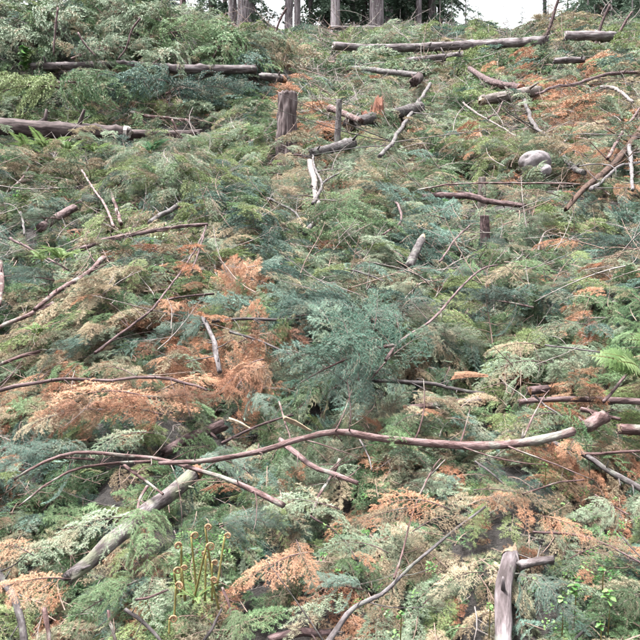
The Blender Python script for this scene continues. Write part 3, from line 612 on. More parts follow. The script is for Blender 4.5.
# bare branches: pixel path, width, bark, label
BR = [
 ([(160, 464), (205, 461), (260, 452), (300, 441), (338, 432), (375, 439), (420, 444), (480, 446), (530, 441), (573, 433)], (5, 11), 'r', 'long arching pink-brown branch spanning the lower middle of the picture', .36, 5),
 ([(14, 478), (45, 462), (76, 453), (103, 454), (151, 458), (186, 466), (220, 477), (255, 491), (283, 505)], (3, 7), 'r', 'arching pink branch crossing over the top of the mossy log', .34, 4),
 ([(20, 506), (45, 485), (76, 469), (113, 463), (151, 461)], (2, 4), 'r', 'thin twin branch curving under the arching pink branch', .3, 3),
 ([(124, 466), (145, 480), (163, 494)], 4, 'r', 'short pink side stick above the mossy log', .27, 1),
 ([(148, 487), (140, 498), (137, 513)], 4, 'r', 'small bent stick touching the mossy log', .27, 0),
 ([(280, 441), (291, 450), (313, 466), (334, 474), (357, 483)], (7, 5), 'r', 'short pink branch running down right below the long arching branch', .3, 2),
 ([(340, 460), (332, 475), (322, 489), (311, 514)], 4, 'r', 'thin stick crossing the short pink branch', .26, 2),
 ([(310, 516), (330, 528), (347, 543), (356, 560)], 2.5, 'd', 'thin dark twig curving down over straw coloured litter', .2, 2),
 ([(322, 652), (329, 640), (347, 615), (361, 605), (382, 595), (396, 581), (413, 564), (446, 536), (485, 508)], (8, 2.5), 'g', 'smooth curved grey branch sweeping up from the bottom edge', .24, 2),
 ([(394, 578), (404, 547), (413, 512), (430, 474), (441, 458)], (2.6, 1.6), 'r', 'thin upright twig rising from the smooth curved grey branch', .25, 1),
 ([(533, 532), (571, 534), (602, 543), (640, 562), (660, 572)], 3.4, 'd', 'dark branch arching to the right edge above the leafy seedlings', .24, 3),
 ([(523, 494), (557, 483), (584, 480)], 2.6, 'r', 'thin reddish stick on the rusty litter at lower right', .24, 2),
 ([(549, 443), (585, 454), (612, 473), (640, 488), (660, 498)], (6, 8), 'g', 'grey branch slanting down to the right edge', .26, 2),
 ([(585, 455), (610, 453), (650, 451)], 4, 'r', 'pink stick forking off the slanting grey branch at the right edge', .27, 1),
 ([(619, 533), (630, 546), (645, 562)], 2, 'g', 'short thin grey twig near the lower right edge', .22, 1),
 ([(595, 495), (612, 505), (628, 515)], 2.4, 'r', 'thin twig on straw needles right of the rusty bough', .22, 1),
 ([(371, 381), (400, 382), (430, 384), (454, 389), (484, 394)], (5, 4), 'g', 'pale grey stick pointing right from the fir top', .3, 2),
 ([(530, 392), (545, 405), (560, 415), (572, 425)], 2.4, 'g', 'thin grey stick leaning over the dark logs at right', .33, 1),
 ([(581, 410), (600, 414), (620, 419)], 6, 'r', 'short reddish stick above the stubby pink-brown log', .3, 1),
 ([(-20, 394), (0, 390), (41, 382), (69, 379), (103, 381), (151, 377), (182, 382), (207, 390)], (5, 3), 'd', 'long dark arching branch over the rust-coloured boughs on the left', .32, 6),
 ([(95, 353), (115, 338), (137, 322), (151, 310), (163, 301), (190, 296), (214, 294)], (3.5, 2.5), 'd', 'thin dark branch rising to the right above the rust boughs', .34, 3),
 ([(151, 311), (165, 293), (179, 274), (195, 250), (206, 228)], 2.4, 'd', 'thin upright dark branch joining the bent branch tip', .36, 2),
 ([(82, 248), (103, 240), (130, 234), (155, 231), (180, 226), (207, 224)], (6, 4), 'd', 'dark branch with bent tip across the left slope', .34, 3),
 ([(206, 226), (200, 248), (192, 271)], 2.2, 'd', 'thin drooping twig hanging from the bent dark branch', .38, 0),
 ([(35, 309), (65, 287), (86, 274), (104, 257)], (5, 6), 'r', 'pinkish branch slanting up toward the bent dark branch', .32, 2),
 ([(10, 238), (41, 255), (69, 270)], 3, 'd', 'thin dark stick slanting down right at the left side', .32, 2),
 ([(150, 222), (182, 203), (212, 184)], (6, 5), 'g', 'straight grey stick slanting up on the upper left slope', .3, 2),
 ([(114, 227), (105, 205), (93, 188), (82, 170)], 3, 'r', 'thin reddish stick leaning left in the dead brush', .34, 1),
 ([(121, 223), (116, 207), (110, 191)], 4.5, 'r', 'short pinkish stick standing beside the thin leaning one', .3, 0),
 ([(117, 184), (131, 172)], 6, 'r', 'stubby reddish stick end on the upper left slope', .26, 0),
 ([(-15, 334), (0, 328), (25, 316), (53, 303)], (4, 6), 'r', 'pinkish branch coming in from the left edge', .3, 2),
 ([(-15, 369), (0, 364), (20, 357), (39, 351)], (5, 4), 'r', 'short pinkish stick at the left edge above the long dark branch', .3, 1),
 ([(203, 318), (210, 334), (215, 349), (219, 372)], (5, 6), 'g', 'pale grey stick standing on the rusty boughs', .3, 1),
 ([(230, 332), (265, 343), (296, 357), (314, 368)], (3, 2), 'g', 'thin curved twig arching over the rusty bough left of the fir top', .32, 3),
 ([(212, 321), (244, 319), (270, 320), (298, 319)], (4, 3), 'g', 'grey stick lying flat above the rusty bough', .3, 2),
 ([(385, 360), (402, 340), (425, 325), (440, 312), (461, 287), (482, 269), (498, 265)], (4, 2), 'd', 'dark bare branch rising right from the fir top', .42, 4),
 ([(222, 443), (262, 424), (293, 415)], 3.4, 'd', 'thin dark stick above the left part of the long arching branch', .3, 2),
 ([(279, 402), (285, 422), (292, 442)], 2.2, 'r', 'thin upright twig beside the tan splinter', .32, 1),
 ([(310, 162), (315, 184), (318, 208)], (8, 6), 'p', 'peeled pale stick standing upright on the middle slope', .34, 0),
 ([(305, 233), (314, 223), (325, 213)], 6, 'g', 'short grey stick at the foot of the peeled pale stick', .28, 0),
 ([(313, 204), (322, 184), (315, 168), (312, 150)], (4, 2), 'g', 'forked grey branch right of the peeled pale stick', .38, 3),
 ([(322, 184), (330, 178), (339, 173)], 2.5, 'g', 'small twig reaching right from the forked grey branch', .38, 0),
 ([(282, 155), (298, 155), (314, 158)], 2, 'd', 'thin dark twig above the peeled pale stick', .36, 1),
 ([(268, 198), (292, 210), (300, 220), (306, 232)], 3, 'g', 'curved grey stick left of the short grey stick', .3, 1),
 ([(372, 243), (388, 249), (403, 258)], 4, 'r', 'reddish stick left of the splintered leaning stick', .27, 1),
 ([(392, 200), (398, 206), (401, 221), (382, 235)], 3, 'd', 'hooked dark twig on the middle slope', .3, 1),
 ([(418, 190), (454, 184), (516, 183), (572, 184)], 2.6, 'r', 'long thin stick just above the straight dark log', .34, 4),
 ([(590, 190), (599, 184), (619, 167), (645, 161)], (5, 3), 'g', 'grey stick running beside the reddish slanting log', .38, 2),
 ([(629, 145), (631, 165), (632, 190)], 5, 'g', 'upright grey stick by the right edge below the reddish log', .4, 0),
 ([(523, 96), (528, 110), (533, 124), (551, 141), (568, 163), (583, 173)], (4, 7), 'g', 'mottled grey branch slanting down past the boulder', .36, 3),
 ([(538, 251), (541, 240), (547, 231), (556, 229)], 2.6, 'p', 'small hooked pale twig on rusty needles at right', .28, 0),
 ([(559, -4), (552, 20), (546, 41), (544, 70)], (3, 5), 'd', 'tall curved bare branch upright against the white sky', None, 2),
 ([(609, 5), (600, 27), (596, 43), (594, 58)], (3, 4), 'd', 'dark upright bare branch near the top right corner', None, 2),
 ([(632, 12), (622, 28), (611, 49)], (2.5, 4), 'd', 'leaning bare branch closest to the top right corner', None, 2),
 ([(537, 94), (555, 87), (575, 84), (609, 74), (640, 72)], (3, 4), 'd', 'dark arched branch below the short logs at upper right', .5, 3),
 ([(600, 87), (612, 87), (620, 92), (632, 102)], 5, 'p', 'bent pale branch at the upper right edge', .45, 1),
 ([(608, 158), (617, 142), (626, 127), (640, 108)], 4, 'r', 'reddish stick leaning up right above the reddish slanting log', .42, 2),
 ([(560, 152), (563, 143), (572, 135)], 3.5, 'r', 'small curved reddish twig right of the mottled grey branch', .34, 0),
 ([(463, 103), (475, 112), (489, 120), (517, 137)], 2.6, 'p', 'thin pale branch slanting down above the boulder', .36, 3),
 ([(488, 118), (498, 112), (503, 100)], 2.6, 'r', 'curved twig crossing the thin pale branch', .4, 1),
 ([(430, 84), (420, 100), (409, 117), (395, 138), (381, 156)], (4, 5), 'g', 'grey branch slanting down right of the red rotten stump', .4, 3),
 ([(210, 137), (228, 131), (244, 124), (260, 114), (273, 102)], (3.4, 2), 'p', 'pale bare branch rising toward the tall stump', None, 2),
 ([(286, 8), (280, 20), (272, 42)], 3.4, 'd', 'dark curved bare branch above the tall stump near the skyline', None, 1),
 ([(131, 112), (150, 116), (170, 118), (190, 121)], (4, 3), 'r', 'bare reddish branch hanging over the shadow under the brush pile', None, 3),
 ([(172, 120), (178, 132), (180, 146)], 3, 'r', 'twig drooping from the bare reddish branch, left of two', None, 1),
 ([(186, 119), (196, 131), (204, 142)], 3, 'r', 'twig drooping from the bare reddish branch, right of two', None, 1),
 ([(58, 8), (55, 30), (54, 55)], 2.6, 'd', 'thin dark upright stem in the upper left brush', None, 1),
 ([(78, 33), (85, 45), (96, 56)], 2.4, 'd', 'thin dark branch curving through the pale upper left brush', None, 1),
 ([(140, 18), (131, 32), (126, 48), (118, 60)], 2.4, 'd', 'thin dark arching branch in the middle of the upper left brush', None, 2),
 ([(150, 90), (140, 78), (125, 88), (118, 105)], 2.2, 'p', 'thin pale twig hanging below the long grey log', None, 2),
 ([(-10, 560), (0, 574), (15, 598), (24, 632), (26, 660)], (7, 10), 'g', 'smooth grey curved branch at the bottom left corner', .2, 1),
 ([(44, 610), (48, 630), (50, 655)], 6, 'r', 'reddish stick at the bottom beside the corner branch', .16, 0),
 ([(126, 611), (142, 622), (160, 640), (168, 652)], 5, 'g', 'pinkish grey stick at the bottom left of the fiddleheads', .16, 1),
 ([(108, 612), (112, 628), (118, 650)], 4, 'r', 'small reddish stick at the bottom edge left of the pinkish grey one', .16, 0),
 ([(136, 600), (150, 597), (168, 590)], 3.4, 'r', 'short twig pointing at the fiddleheads from the left', .2, 0),
 ([(222, 588), (229, 606), (236, 640)], 3.4, 'r', 'thin stick at the bottom right of the fiddleheads', .2, 0),
 ([(204, 640), (212, 628), (222, 610)], 4, 'g', 'grey stick at the bottom edge below the fiddleheads', .17, 0),
 ([(560, 655), (585, 630), (610, 612), (645, 600)], 4, 'g', 'grey branch at the bottom right corner', .16, 3),
 ([(360, 440), (368, 455), (372, 470)], 2, 'g', 'thin curved twig dropping from the long arching branch', .33, 0),
 ([(420, 495), (428, 478), (445, 460)], 2.4, 'p', 'slim pale twig below the long arching branch', .26, 1),
 ([(475, 462), (490, 472), (504, 484)], 3, 'g', 'short grey stick in the litter below the right half of the long branch', .24, 2),
 ([(340, 268), (360, 272), (385, 281)], 2.6, 'g', 'grey twig above the fir top', .32, 2),
 ([(440, 262), (455, 240), (470, 225)], 2.6, 'd', 'dark twig on the mid slope right of the splintered leaning stick', .34, 2),
 ([(545, 345), (570, 348), (600, 352)], 2.2, 'g', 'thin twig over the grey-green boughs left of the bright fern', .36, 2),
 ([(604, 402), (618, 385), (634, 366)], (4, 2.5), 'd', 'dark stem leaning up toward the bright fern', .36, 1),
 ([(230, 180), (245, 172), (262, 170)], 2.4, 'g', 'fine grey twig on the pale slope left of the peeled stick', .32, 1),
 ([(10, 190), (22, 178), (30, 165)], 2.6, 'r', 'thin twig on the far left slope below the ferns', .3, 2),
 ([(20, 212), (23, 222), (24, 235)], 3, 'g', 'small upright grey stick on the left slope', .3, 0),
 ([(0, 262), (2, 285), (0, 305)], 6, 'r', 'upright pinkish stick at the left edge', .34, 0),
]
GD = {'tall curved bare': 17.5, 'dark upright bare': 17, 'leaning bare branch closest': 16.5, 'pale bare branch rising': 9.7, 'dark curved bare': 19, 'bare reddish branch hanging': 9.7,
      'twig drooping': 9.6, 'thin dark upright stem': 10.2, 'thin dark branch curving': 10.2, 'thin dark arching': 10.2, 'thin pale twig hanging': 10.1}
for pts, w, mt, lb, off, tw in BR:
    dd = None
    if off is None: dd = next(v for k, v in GD.items() if lb.startswith(k))
    branch(pts, w, mt, lb, off=off or .3, twigs=tw + 2, d=dd, tw_len=1.2)

# tall bark-covered stump
def stump(px0, px1, ytop, ybase, label, mat='s', seed=3, fz=.24, lean=(0, 0), topmat=WOOD_GREY, name='tree_stump', cat='stump', off=.12, ringtop=.12, d=None, sides=56):
    b = P((px0 + px1) / 2, ybase, off, d); r = (px1 - px0) / F * b.y / 2; H = (ybase - ytop) / F * b.y
    path = catmull([(b.x, b.y + .0, b.z - .35), (b.x, b.y, b.z), (b.x + lean[0] * H * .5, b.y, b.z + H * .5), (b.x + lean[0] * H, b.y + lean[1] * H, b.z + H)], 44)
    V, Fc, B = tube_geo(path, [r * 1.22, r * 1.08, r, r * .97], sides, .05, jag=ringtop, fiss=fz, seed=seed)
    o, org = place(name, V, Fc, B, BK[mat]); tag(o, label, cat); LINES.append(path[8:])
    cut_face(path[-1] + np.array([0, 0, -.02 * H]), (lean[0], lean[1], 1), r * .9, topmat, o, org, seed, jag=.25)
    return o
stump(276.5, 297, 94, 147, 'tall purple-brown stump with deeply furrowed bark, upper middle', lean=(.02, 0), off=.3)
stump(334.5, 340.5, 100, 136, 'thin grey upright stake of broken trunk right of the tall stump', mat='g', seed=5, fz=.08, lean=(.05, 0), off=.38, sides=18)
stump(480.5, 490, 216, 238, 'small dark stub standing on the middle right slope', mat='d', seed=7, fz=.1, lean=(-.05, 0), off=.3, sides=20)
stump(478, 486, 178, 197, 'little pale stub standing behind the straight dark log', mat='p', seed=9, fz=.08, off=.2, sides=16)
# red rotten stump: jagged shell of upright splinters
def rotten(px, py, wpx, hpx, label):
    b = P(px, py, .42); k = b.y / F; rg = np.random.default_rng(4); LINES.append(np.array([b, b + Vector((0, 0, .15))]))
    org = np.array(b)
    n, H, R = 40, hpx * k, wpx * k / 2
    V, Fc = [], []
    for i in range(7):
        for j in range(n):
            th = 6.2832 * j / n
            top = .35 + .75 * max(0, math.cos(th - .5)) ** 1.5 + .22 * vnoise(j * .9, 3.1, 8) + .15 * rg.uniform(-1, 1)
            z = -.25 * H + (top * H + .25 * H) * i / 6
            rr = R * (1.15 - .25 * i / 6) * (1 + .13 * float(vnoise(j * .7, i * .3, 5)))
            V.append((rr * math.cos(th), rr * .8 * math.sin(th), z))
    for i in range(6):
        for j in range(n):
            l = (j + 1) % n; Fc.append((i * n + j, i * n + l, (i + 1) * n + l, (i + 1) * n + j))
    V2 = [(x * .72, y * .72, z - .04) for x, y, z in V[-n:]] ; o0 = len(V); V += V2
    Fc += [(o0 - n + j, o0 - n + (j + 1) % n, o0 + (j + 1) % n, o0 + j) for j in range(n)]
    V.append((0, 0, .05 * H)); Fc += [(o0 + j, o0 + (j + 1) % n, len(V) - 1) for j in range(n)]
    o = link('rotten_stump', mesh_np('rotten_stump', V, Fc, [WOOD_RED], smooth=False), None, org)
    tag(o, label, 'stump')
    for s in range(5):                                              # splinters standing on the rim
        x = rg.uniform(-.2, .9) * R; y = rg.uniform(-.5, .2) * R; h = H * rg.uniform(.35, .55)
        V, Fc, B = tube_geo([(x, y, .2 * H), (x + .02, y, .55 * H), (x + rg.uniform(-.05, .08), y, .55 * H + h * .8)], [R * .3, R * .22, R * .03], 6, .25, seed=s)
        link('splinter', mesh_np('splinter', V, Fc, [WOOD_RED], smooth=False), o)
rotten(372, 119, 22, 21, 'jagged red-brown rotten stump on the upper middle slope')
# boulder
def boulder(px, py, wpx, hpx, label):
    import bmesh
    b = P(px, py, .34); k = b.y / F; LINES.append(np.array([b + Vector((q * wpx * k / 2, f_, .1 + .45 * f_)) for q in (-1, -.5, 0, .5, 1) for f_ in (0, -.25, -.5)]))
    bm = bmesh.new(); bmesh.ops.create_icosphere(bm, subdivisions=4, radius=1)
    for v in bm.verts:
        c = v.co; q = 1 + .16 * float(vnoise(c.x * 1.3 + 2, c.y * 1.3 + c.z * 1.7, 21)) + .05 * float(vnoise(c.x * 4, c.y * 4 + c.z * 5, 22))
        q *= 1 - .12 * max(0, c.dot(Vector((-.6, -.5, .5))))
        v.co = Vector((c.x * wpx * k / 2, c.y * wpx * k * .45, c.z * hpx * k * .62)) * q
    me = bpy.data.meshes.new('boulder'); bm.to_mesh(me); bm.free(); me.materials.append(ROCK)
    me.polygons.foreach_set('use_smooth', [True] * len(me.polygons))
    o = link('boulder', me, None, b + Vector((0, 0, hpx * k * .15))); tag(o, label, 'rock')
boulder(535, 166, 32, 20, 'smooth pinkish grey boulder among straw needles, upper right')
boulder(545, 172, 13, 10, 'small pinkish grey stone against the smooth boulder')

# ------------------------------------------------------------------ felled fir tops and boughs that read as single things
def as_meshes(N, S, stem, r0):
    V1, F1 = stems_geo(S); tw = mesh_np('twigs', V1, F1, [TWIG], smooth=False)
    V2 = N.reshape(-1, 3); fo = mesh_np('foliage', V2, np.arange(len(V2)).reshape(-1, 3).astype(np.int32), [NM['b']], smooth=False)
    V3, F3, B3 = tube_geo(stem, [r0, r0 * .25], 7, .12, seed=5); st = mesh_np('stem', V3, F3, [BK['r']], bk=B3)
    return st, tw, fo
TOPS = [as_meshes(*(lambda a: (a[0], a[2], a[1], .016))(fir_top(s, nb=28))) for s in (11, 12, 13)]
TOPS_FAR = [as_meshes(*(lambda a: (a[0], a[2], a[1], .016))(fir_top(s, nb=30, hi=False))) for s in (21, 22, 23)]
TOPS_DEAD = [as_meshes(*(lambda a: (a[0], a[2], a[1], .014))(fir_top(s, nb=28, dead=True))) for s in (31, 32, 33)]
def bough_parts(seed, dead):
    N, S = spray(seed, L=1.0, ntw=15, nl=.021, nw=.003, dens=420, flat=.8, curl=.32 if dead else .12, droop=.22, sub=4, keep=.95 if dead else 1, wide=.5)
    t = S[0][0]; st = t
    return as_meshes(N, S[1:], st, .009)
BGH = [bough_parts(s, False) for s in (41, 42, 43)]; BGH_DEAD = [bough_parts(s, True) for s in (51, 52, 53)]
CNT = [0]
def crown_thing(kind, px, py, rpx, col, yaw, label, off=.24, d=None, tilt=None, sx=1.0, group=None):
    p = P(px, py, off, d); CNT[0] += 1; i = CNT[0]
    size = 2 * rpx / F * p.y
    if kind == 'top':
        src = (TOPS_DEAD if col in 'to' else (TOPS if p.y < 7.5 else TOPS_FAR))[i % 3]; name = 'felled_fir'; s = size / 1.15; cat = 'fir'
    else:
        src = (BGH_DEAD if col in 'to' else BGH)[i % 3]; name = 'fir_bough'; s = size / 1.0; cat = 'bough'
    e = bpy.data.objects.new(name, None); COL.objects.link(e)
    sl = math.atan(.44) if tilt is None else math.radians(tilt)
    R = Matrix.Rotation(sl, 4, 'X') @ Matrix.Rotation(math.radians(yaw), 4, 'Z')
    if kind == 'bough': R = R @ Matrix.Translation((-.5 * s, 0, 0))
    e.matrix_world = Matrix.Translation(p) @ R @ Matrix.Diagonal((s * sx, s, s, 1))
    tag(e, label, cat, group)
    for nm, me in zip(('stem', 'twigs', 'foliage'), src):
        o = link(nm, me, e)
        if nm == 'foliage':
            o.material_slots[0].link = 'OBJECT'; o.material_slots[0].material = NM[col]
        if nm != 'stem': o['kind'] = 'stuff'
    return e
TOPL = [
 (352, 372, 72, 'c', 215, 'big bushy blue-green fir top in the centre of the picture'),
 (332, 332, 60, 'b', 160, 'blue-green fir spray forming the upper left of the central mass'),
 (392, 330, 60, 'b', 25, 'blue-green fir spray forming the upper right of the central mass'),
 (362, 392, 52, 'b', 285, 'dark drooping fir spray at the foot of the central mass'),
 (318, 405, 46, 'g', 230, 'green fir bough mass at the lower left of the big central fir top'),
 (392, 300, 34, 'p', 20, 'pale grey-green fir top just above the big central one'),
 (318, 300, 36, 'p', 160, 'pale fir top above and left of the big central one'),
 (272, 276, 30, 'b', 250, 'rounded dark blue-green fir top left above the centre'),
 (186, 336, 34, 'b', 200, 'dark blue-green fir top above the rust-coloured boughs'),
 (75, 350, 22, 'b', 190, 'small blue-green fir top left of the thin rising dark branch'),
 (55, 468, 52, 'b', 185, 'wide blue-green fir top at the left edge under the arching pink branch'),
 (146, 540, 46, 'g', 280, 'green drooping fir top draped over the mossy log'),
 (110, 602, 40, 'g', 220, 'green fir top at the bottom left, below the mossy log'),
 (248, 530, 36, 'b', 10, 'blue-green fir top right of the fiddleheads'),
 (225, 470, 36, 'b', 330, 'dark fir top in the hollow under the long arching branch'),
 (262, 408, 26, 'b', 300, 'small dark fir top between the rust boughs and the central fir top'),
 (495, 312, 46, 'b', 170, 'broad blue-green fir top right of the centre'),
 (545, 300, 34, 'p', 20, 'pale grey-green fir top right of the broad blue-green one'),
 (575, 368, 44, 'p', 185, 'grey-green fir top left of the bright fern'),
 (445, 345, 38, 'p', 350, 'pale fir top filling the gap right of the central fir top'),
 (455, 285, 30, 'b', 40, 'blue-green fir top under the dark bare rising branch'),
 (604, 252, 34, 'b', 160, 'blue-green fir top near the right edge, middle height'),
 (625, 300, 30, 'b', 200, 'dark fir top at the right edge above the bright fern'),
 (492, 250, 26, 'b', 60, 'small blue-green fir top below the small dark stub'),
 (30, 285, 34, 'b', 170, 'blue-green fir top at the left edge beside the pinkish slanting branch'),
 (40, 225, 26, 'p', 200, 'pale fir top at the far left below the ferns'),
 (95, 205, 24, 'b', 30, 'dark fir top behind the thin leaning reddish stick'),
 (262, 180, 26, 'g', 190, 'green fir top left of the peeled pale stick'),
 (215, 255, 28, 'p', 340, 'pale fir top right of the bent dark branch'),
 (355, 240, 28, 'p', 20, 'pale fir top on the open slope above the centre'),
 (380, 195, 24, 'b', 170, 'blue-green fir top on the upper middle slope near the hooked twig'),
 (432, 142, 26, 'g', 200, 'green fir top left of the boulder, on the upper slope'),
 (455, 108, 24, 'g', 160, 'green fir top below the grey logs, upper right middle'),
 (575, 112, 28, 'g', 30, 'dark green fir top right of the mottled grey branch'),
 (395, 145, 22, 'p', 190, 'pale fir top below the cut grey log'),
 (330, 78, 30, 'g', 170, 'green brush of fir tops right behind the tall stump'),
 (310, 125, 22, 'g', 200, 'dark green fir top between the tall stump and the thin stake'),
 (245, 100, 30, 'b', 20, 'dark fir top just left of the tall stump'),
 (470, 72, 20, 'g', 190, 'green fir top under the longest pale log'),
 (505, 66, 22, 'p', 20, 'pale fir top left of the tall curved bare branch'),
 (615, 70, 26, 'b', 150, 'dark fir top at the upper right edge'),
 (380, 62, 22, 'g', 200, 'green fir top between the two long grey logs'),
 (300, 55, 28, 'p', 20, 'pale fir top below the wider sky gap'),
 (600, 195, 24, 'g', 100, 'green fir top below the reddish slanting log'),
 (535, 225, 22, 'p', 30, 'pale fir top under the straight dark log'),
 (545, 600, 42, 'b', 300, 'blue-green fir top at the bottom right beside the splintered log'),
 (340, 590, 30, 'b', 170, 'blue-green bough mass left of the smooth curved grey branch'),
 (620, 610, 34, 'g', 200, 'green fir top at the bottom right corner'),
 (238, 628, 26, 'g', 280, 'fine-needled green fir tip at the bottom edge right of the fiddleheads'),
 (440, 600, 26, 'p', 30, 'pale fir tip right of the smooth curved grey branch'),
 (595, 520, 34, 'p', 200, 'pale green fir top at the lower right above the dark arching branch'),
]
for px, py, r, c, yw, lb in TOPL: crown_thing('top', px, py, r, c, yw, lb, off=.42 if r > 60 else .36 if 'draped' in lb else .24, group='green fir tops lying on the slope')
for px, py, r, c, yw, tl, lb in [(338, 340, 52, 'c', 105, 62, 'upright blue-green bough fanning up left in the central fir mass'), (374, 334, 54, 'c', 76, 66, 'upright blue-green bough fanning up right in the central fir mass'), (356, 350, 58, 'c', 92, 58, 'tallest blue-green bough standing up in the central fir mass'),
                              (314, 362, 44, 'b', 140, 52, 'blue-green bough spreading left from the central fir mass'), (404, 352, 46, 'c', 42, 52, 'green bough spreading right from the central fir mass'), (352, 388, 44, 'b', 85, 60, 'dark inner bough at the base of the central fir mass')]:
    crown_thing('bough', px, py, r, c, yw, lb, off=.4, tilt=tl, group='boughs of the central fir mass')
# the upper left brush pile: crowns of felled trees heaped on one another
PILE = [(20, 60, 58, 'p', 10.9), (75, 40, 58, 'p', 11.2), (130, 30, 52, 'p', 11.3), (180, 45, 48, 'g', 11.2), (225, 55, 46, 'g', 11.3), (30, 100, 46, 'y', 9.9), (90, 95, 46, 'g', 9.9),
        (145, 92, 44, 'b', 9.95), (200, 98, 42, 'b', 9.95), (250, 75, 38, 'b', 11.2), (60, 20, 44, 'p', 12.2), (185, 24, 34, 'p', 12.2), (5, 25, 44, 'p', 12), (110, 62, 46, 'p', 10.7), (165, 70, 40, 'p', 10.7), (222, 44, 28, 'g', 12.4)]
PLAB = ['pale grey-green felled crown at the left edge of the brush pile', 'pale felled crown on top of the brush pile, left part', 'pale felled crown on top of the brush pile, middle', 'green felled crown in the right half of the brush pile',
        'green felled crown left of the tall stump, above the log stub', 'yellow-green felled crown above the thick left log', 'green felled crown hanging over the thick left log', 'dark felled crown above the shaded log under the pile',
        'dark drooping crown at the lower right of the brush pile', 'dark felled crown behind the tall stump', 'pale brush on the skyline at upper left', 'pale brush on the skyline left of the dark trunks', 'pale brush in the top left corner',
        'pale sprays drooping over the left end of the long grey log', 'pale sprays drooping over the right end of the long grey log', 'green brush under the dark skyline trunks']
for k, ((px, py, r, c, d), lb) in enumerate(zip(PILE, PLAB)):
    crown_thing('top', px, py, r, c, (200, 340, 170, 20, 250)[k % 5], lb, d=d, tilt=38, group='felled crowns of the upper left brush pile')
RUST = [(80, 420, 40, 'o', 200, 'bushy rust-coloured dead fir at the left end of the rust patch'), (135, 416, 40, 'o', 160, 'bushy rust-coloured dead fir in the middle of the rust patch'), (182, 404, 32, 'o', 20, 'bushy rust-coloured dead fir at the right end of the rust patch'),
        (250, 384, 38, 'o', 250, 'bright rust dead fir mass left of the central fir top'), (285, 340, 24, 'o', 330, 'rust dead fir spray just left of the central mass')]
for px, py, r, c, yw, lb in RUST: crown_thing('top', px, py, r, c, yw, lb, off=.27, group='rust coloured dead firs')
BOUGH = [
 (95, 402, 62, 'o', 185, 'wide rust-coloured dead bough under the long dark arching branch'),
 (45, 425, 30, 't', 230, 'straw bough at the left, below the long dark arching branch'),
 (150, 405, 46, 'o', 350, 'rusty dead bough in the middle of the rust patch'),
 (190, 385, 36, 'o', 30, 'rusty bough tip left of the pale grey stick'),
 (245, 378, 44, 'o', 250, 'bright rust dead bough hanging right of the pale grey stick'),
 (268, 340, 34, 'o', 20, 'rusty bough under the thin curved twig'),
 (110, 372, 34, 't', 160, 'straw-coloured bough above the long dark arching branch'),
 (275, 572, 44, 'o', 220, 'rusty bough on the litter right of the fiddleheads'),
 (300, 560, 30, 'o', 280, 'small rusty bough pointing down toward the blue-green mass'),
 (410, 505, 40, 'o', 170, 'rusty dead bough below the middle of the long arching branch'),
 (385, 520, 36, 't', 210, 'straw-coloured bough left of the thin upright twig'),
 (510, 498, 36, 't', 340, 'tangled straw-brown bough above the splintered yellow-topped log'),
 (566, 528, 30, 'o', 320, 'rusty bough lying right of the splintered yellow-topped log'),
 (25, 590, 44, 'o', 200, 'rusty bough in the bottom left, beside the corner branch'),
 (10, 548, 30, 'o', 160, 'rusty bough tip at the left edge near the bottom'),
 (610, 155, 30, 'o', 230, 'rusty bough hanging over the reddish slanting log'),
 (560, 245, 28, 'o', 200, 'rusty bough around the small hooked pale twig'),
 (510, 272, 30, 't', 190, 'straw bough above the broad blue-green fir top'),
 (585, 178, 30, 'o', 240, 'rusty bough below the reddish slanting log, left of it'), (628, 190, 28, 'o', 260, 'rusty bough at the right edge below the upright grey stick'), (572, 150, 26, 'o', 200, 'rusty bough right of the boulder'),
 (480, 160, 32, 't', 220, 'straw-brown bough left of the boulder'),
 (430, 90, 26, 't', 200, 'straw-brown brush beside the stubby orange-ended log'),
 (530, 195, 28, 't', 170, 'straw-brown bough below the boulder'),
 (600, 130, 28, 't', 210, 'straw-brown bough above the reddish slanting log'),
 (515, 350, 30, 't', 200, 'straw bough between the broad fir top and the tan slab'),
 (595, 395, 22, 'o', 260, 'rusty bough tip left of the stem leaning to the bright fern'),
 (570, 450, 26, 'o', 240, 'rusty bough hanging off the slanting grey branch'),
 (440, 520, 34, 't', 30, 'straw bough right of the thin upright twig'),
 (456, 580, 32, 't', 200, 'straw bough left of the splintered yellow-topped log'),
 (600, 550, 36, 't', 20, 'straw bough above the leafy seedlings'),
 (100, 300, 28, 't', 240, 'straw bough hanging by the pinkish slanting branch'),
 (235, 232, 26, 't', 190, 'straw bough right of the bent branch tip'),
 (300, 175, 24, 't', 200, 'straw bough beside the peeled pale stick'),
 (300, 505, 40, 'p', 170, 'pale green bough below the arching pink branch tip'),
 (120, 440, 34, 'p', 200, 'pale bough above the arching pink branch'),
 (100, 525, 46, 'p', 190, 'pale green bough left of the mossy log'),
 (510, 370, 44, 'p', 200, 'grey-green bough above the tan slab of split wood'),
 (530, 420, 40, 'p', 190, 'pale bough in front of the dark straight right-hand log'),
 (400, 425, 30, 'g', 220, 'green bough between the central fir top and the long arching branch'),
 (445, 380, 30, 'g', 250, 'green bough behind the pale grey stick'),
 (150, 280, 30, 'p', 200, 'pale bough between the two thin dark rising branches'),
 (420, 220, 26, 'p', 190, 'pale bough behind the splintered leaning stick'),
 (560, 330, 34, 'p', 200, 'pale bough left above the bright fern'),
 (355, 545, 34, 'p', 160, 'pale bough left of the smooth curved grey branch'),
]
for px, py, r, c, yw, lb in BOUGH: crown_thing('bough', px, py, r, c, yw, lb, off=.29, group='boughs lying on the slope')

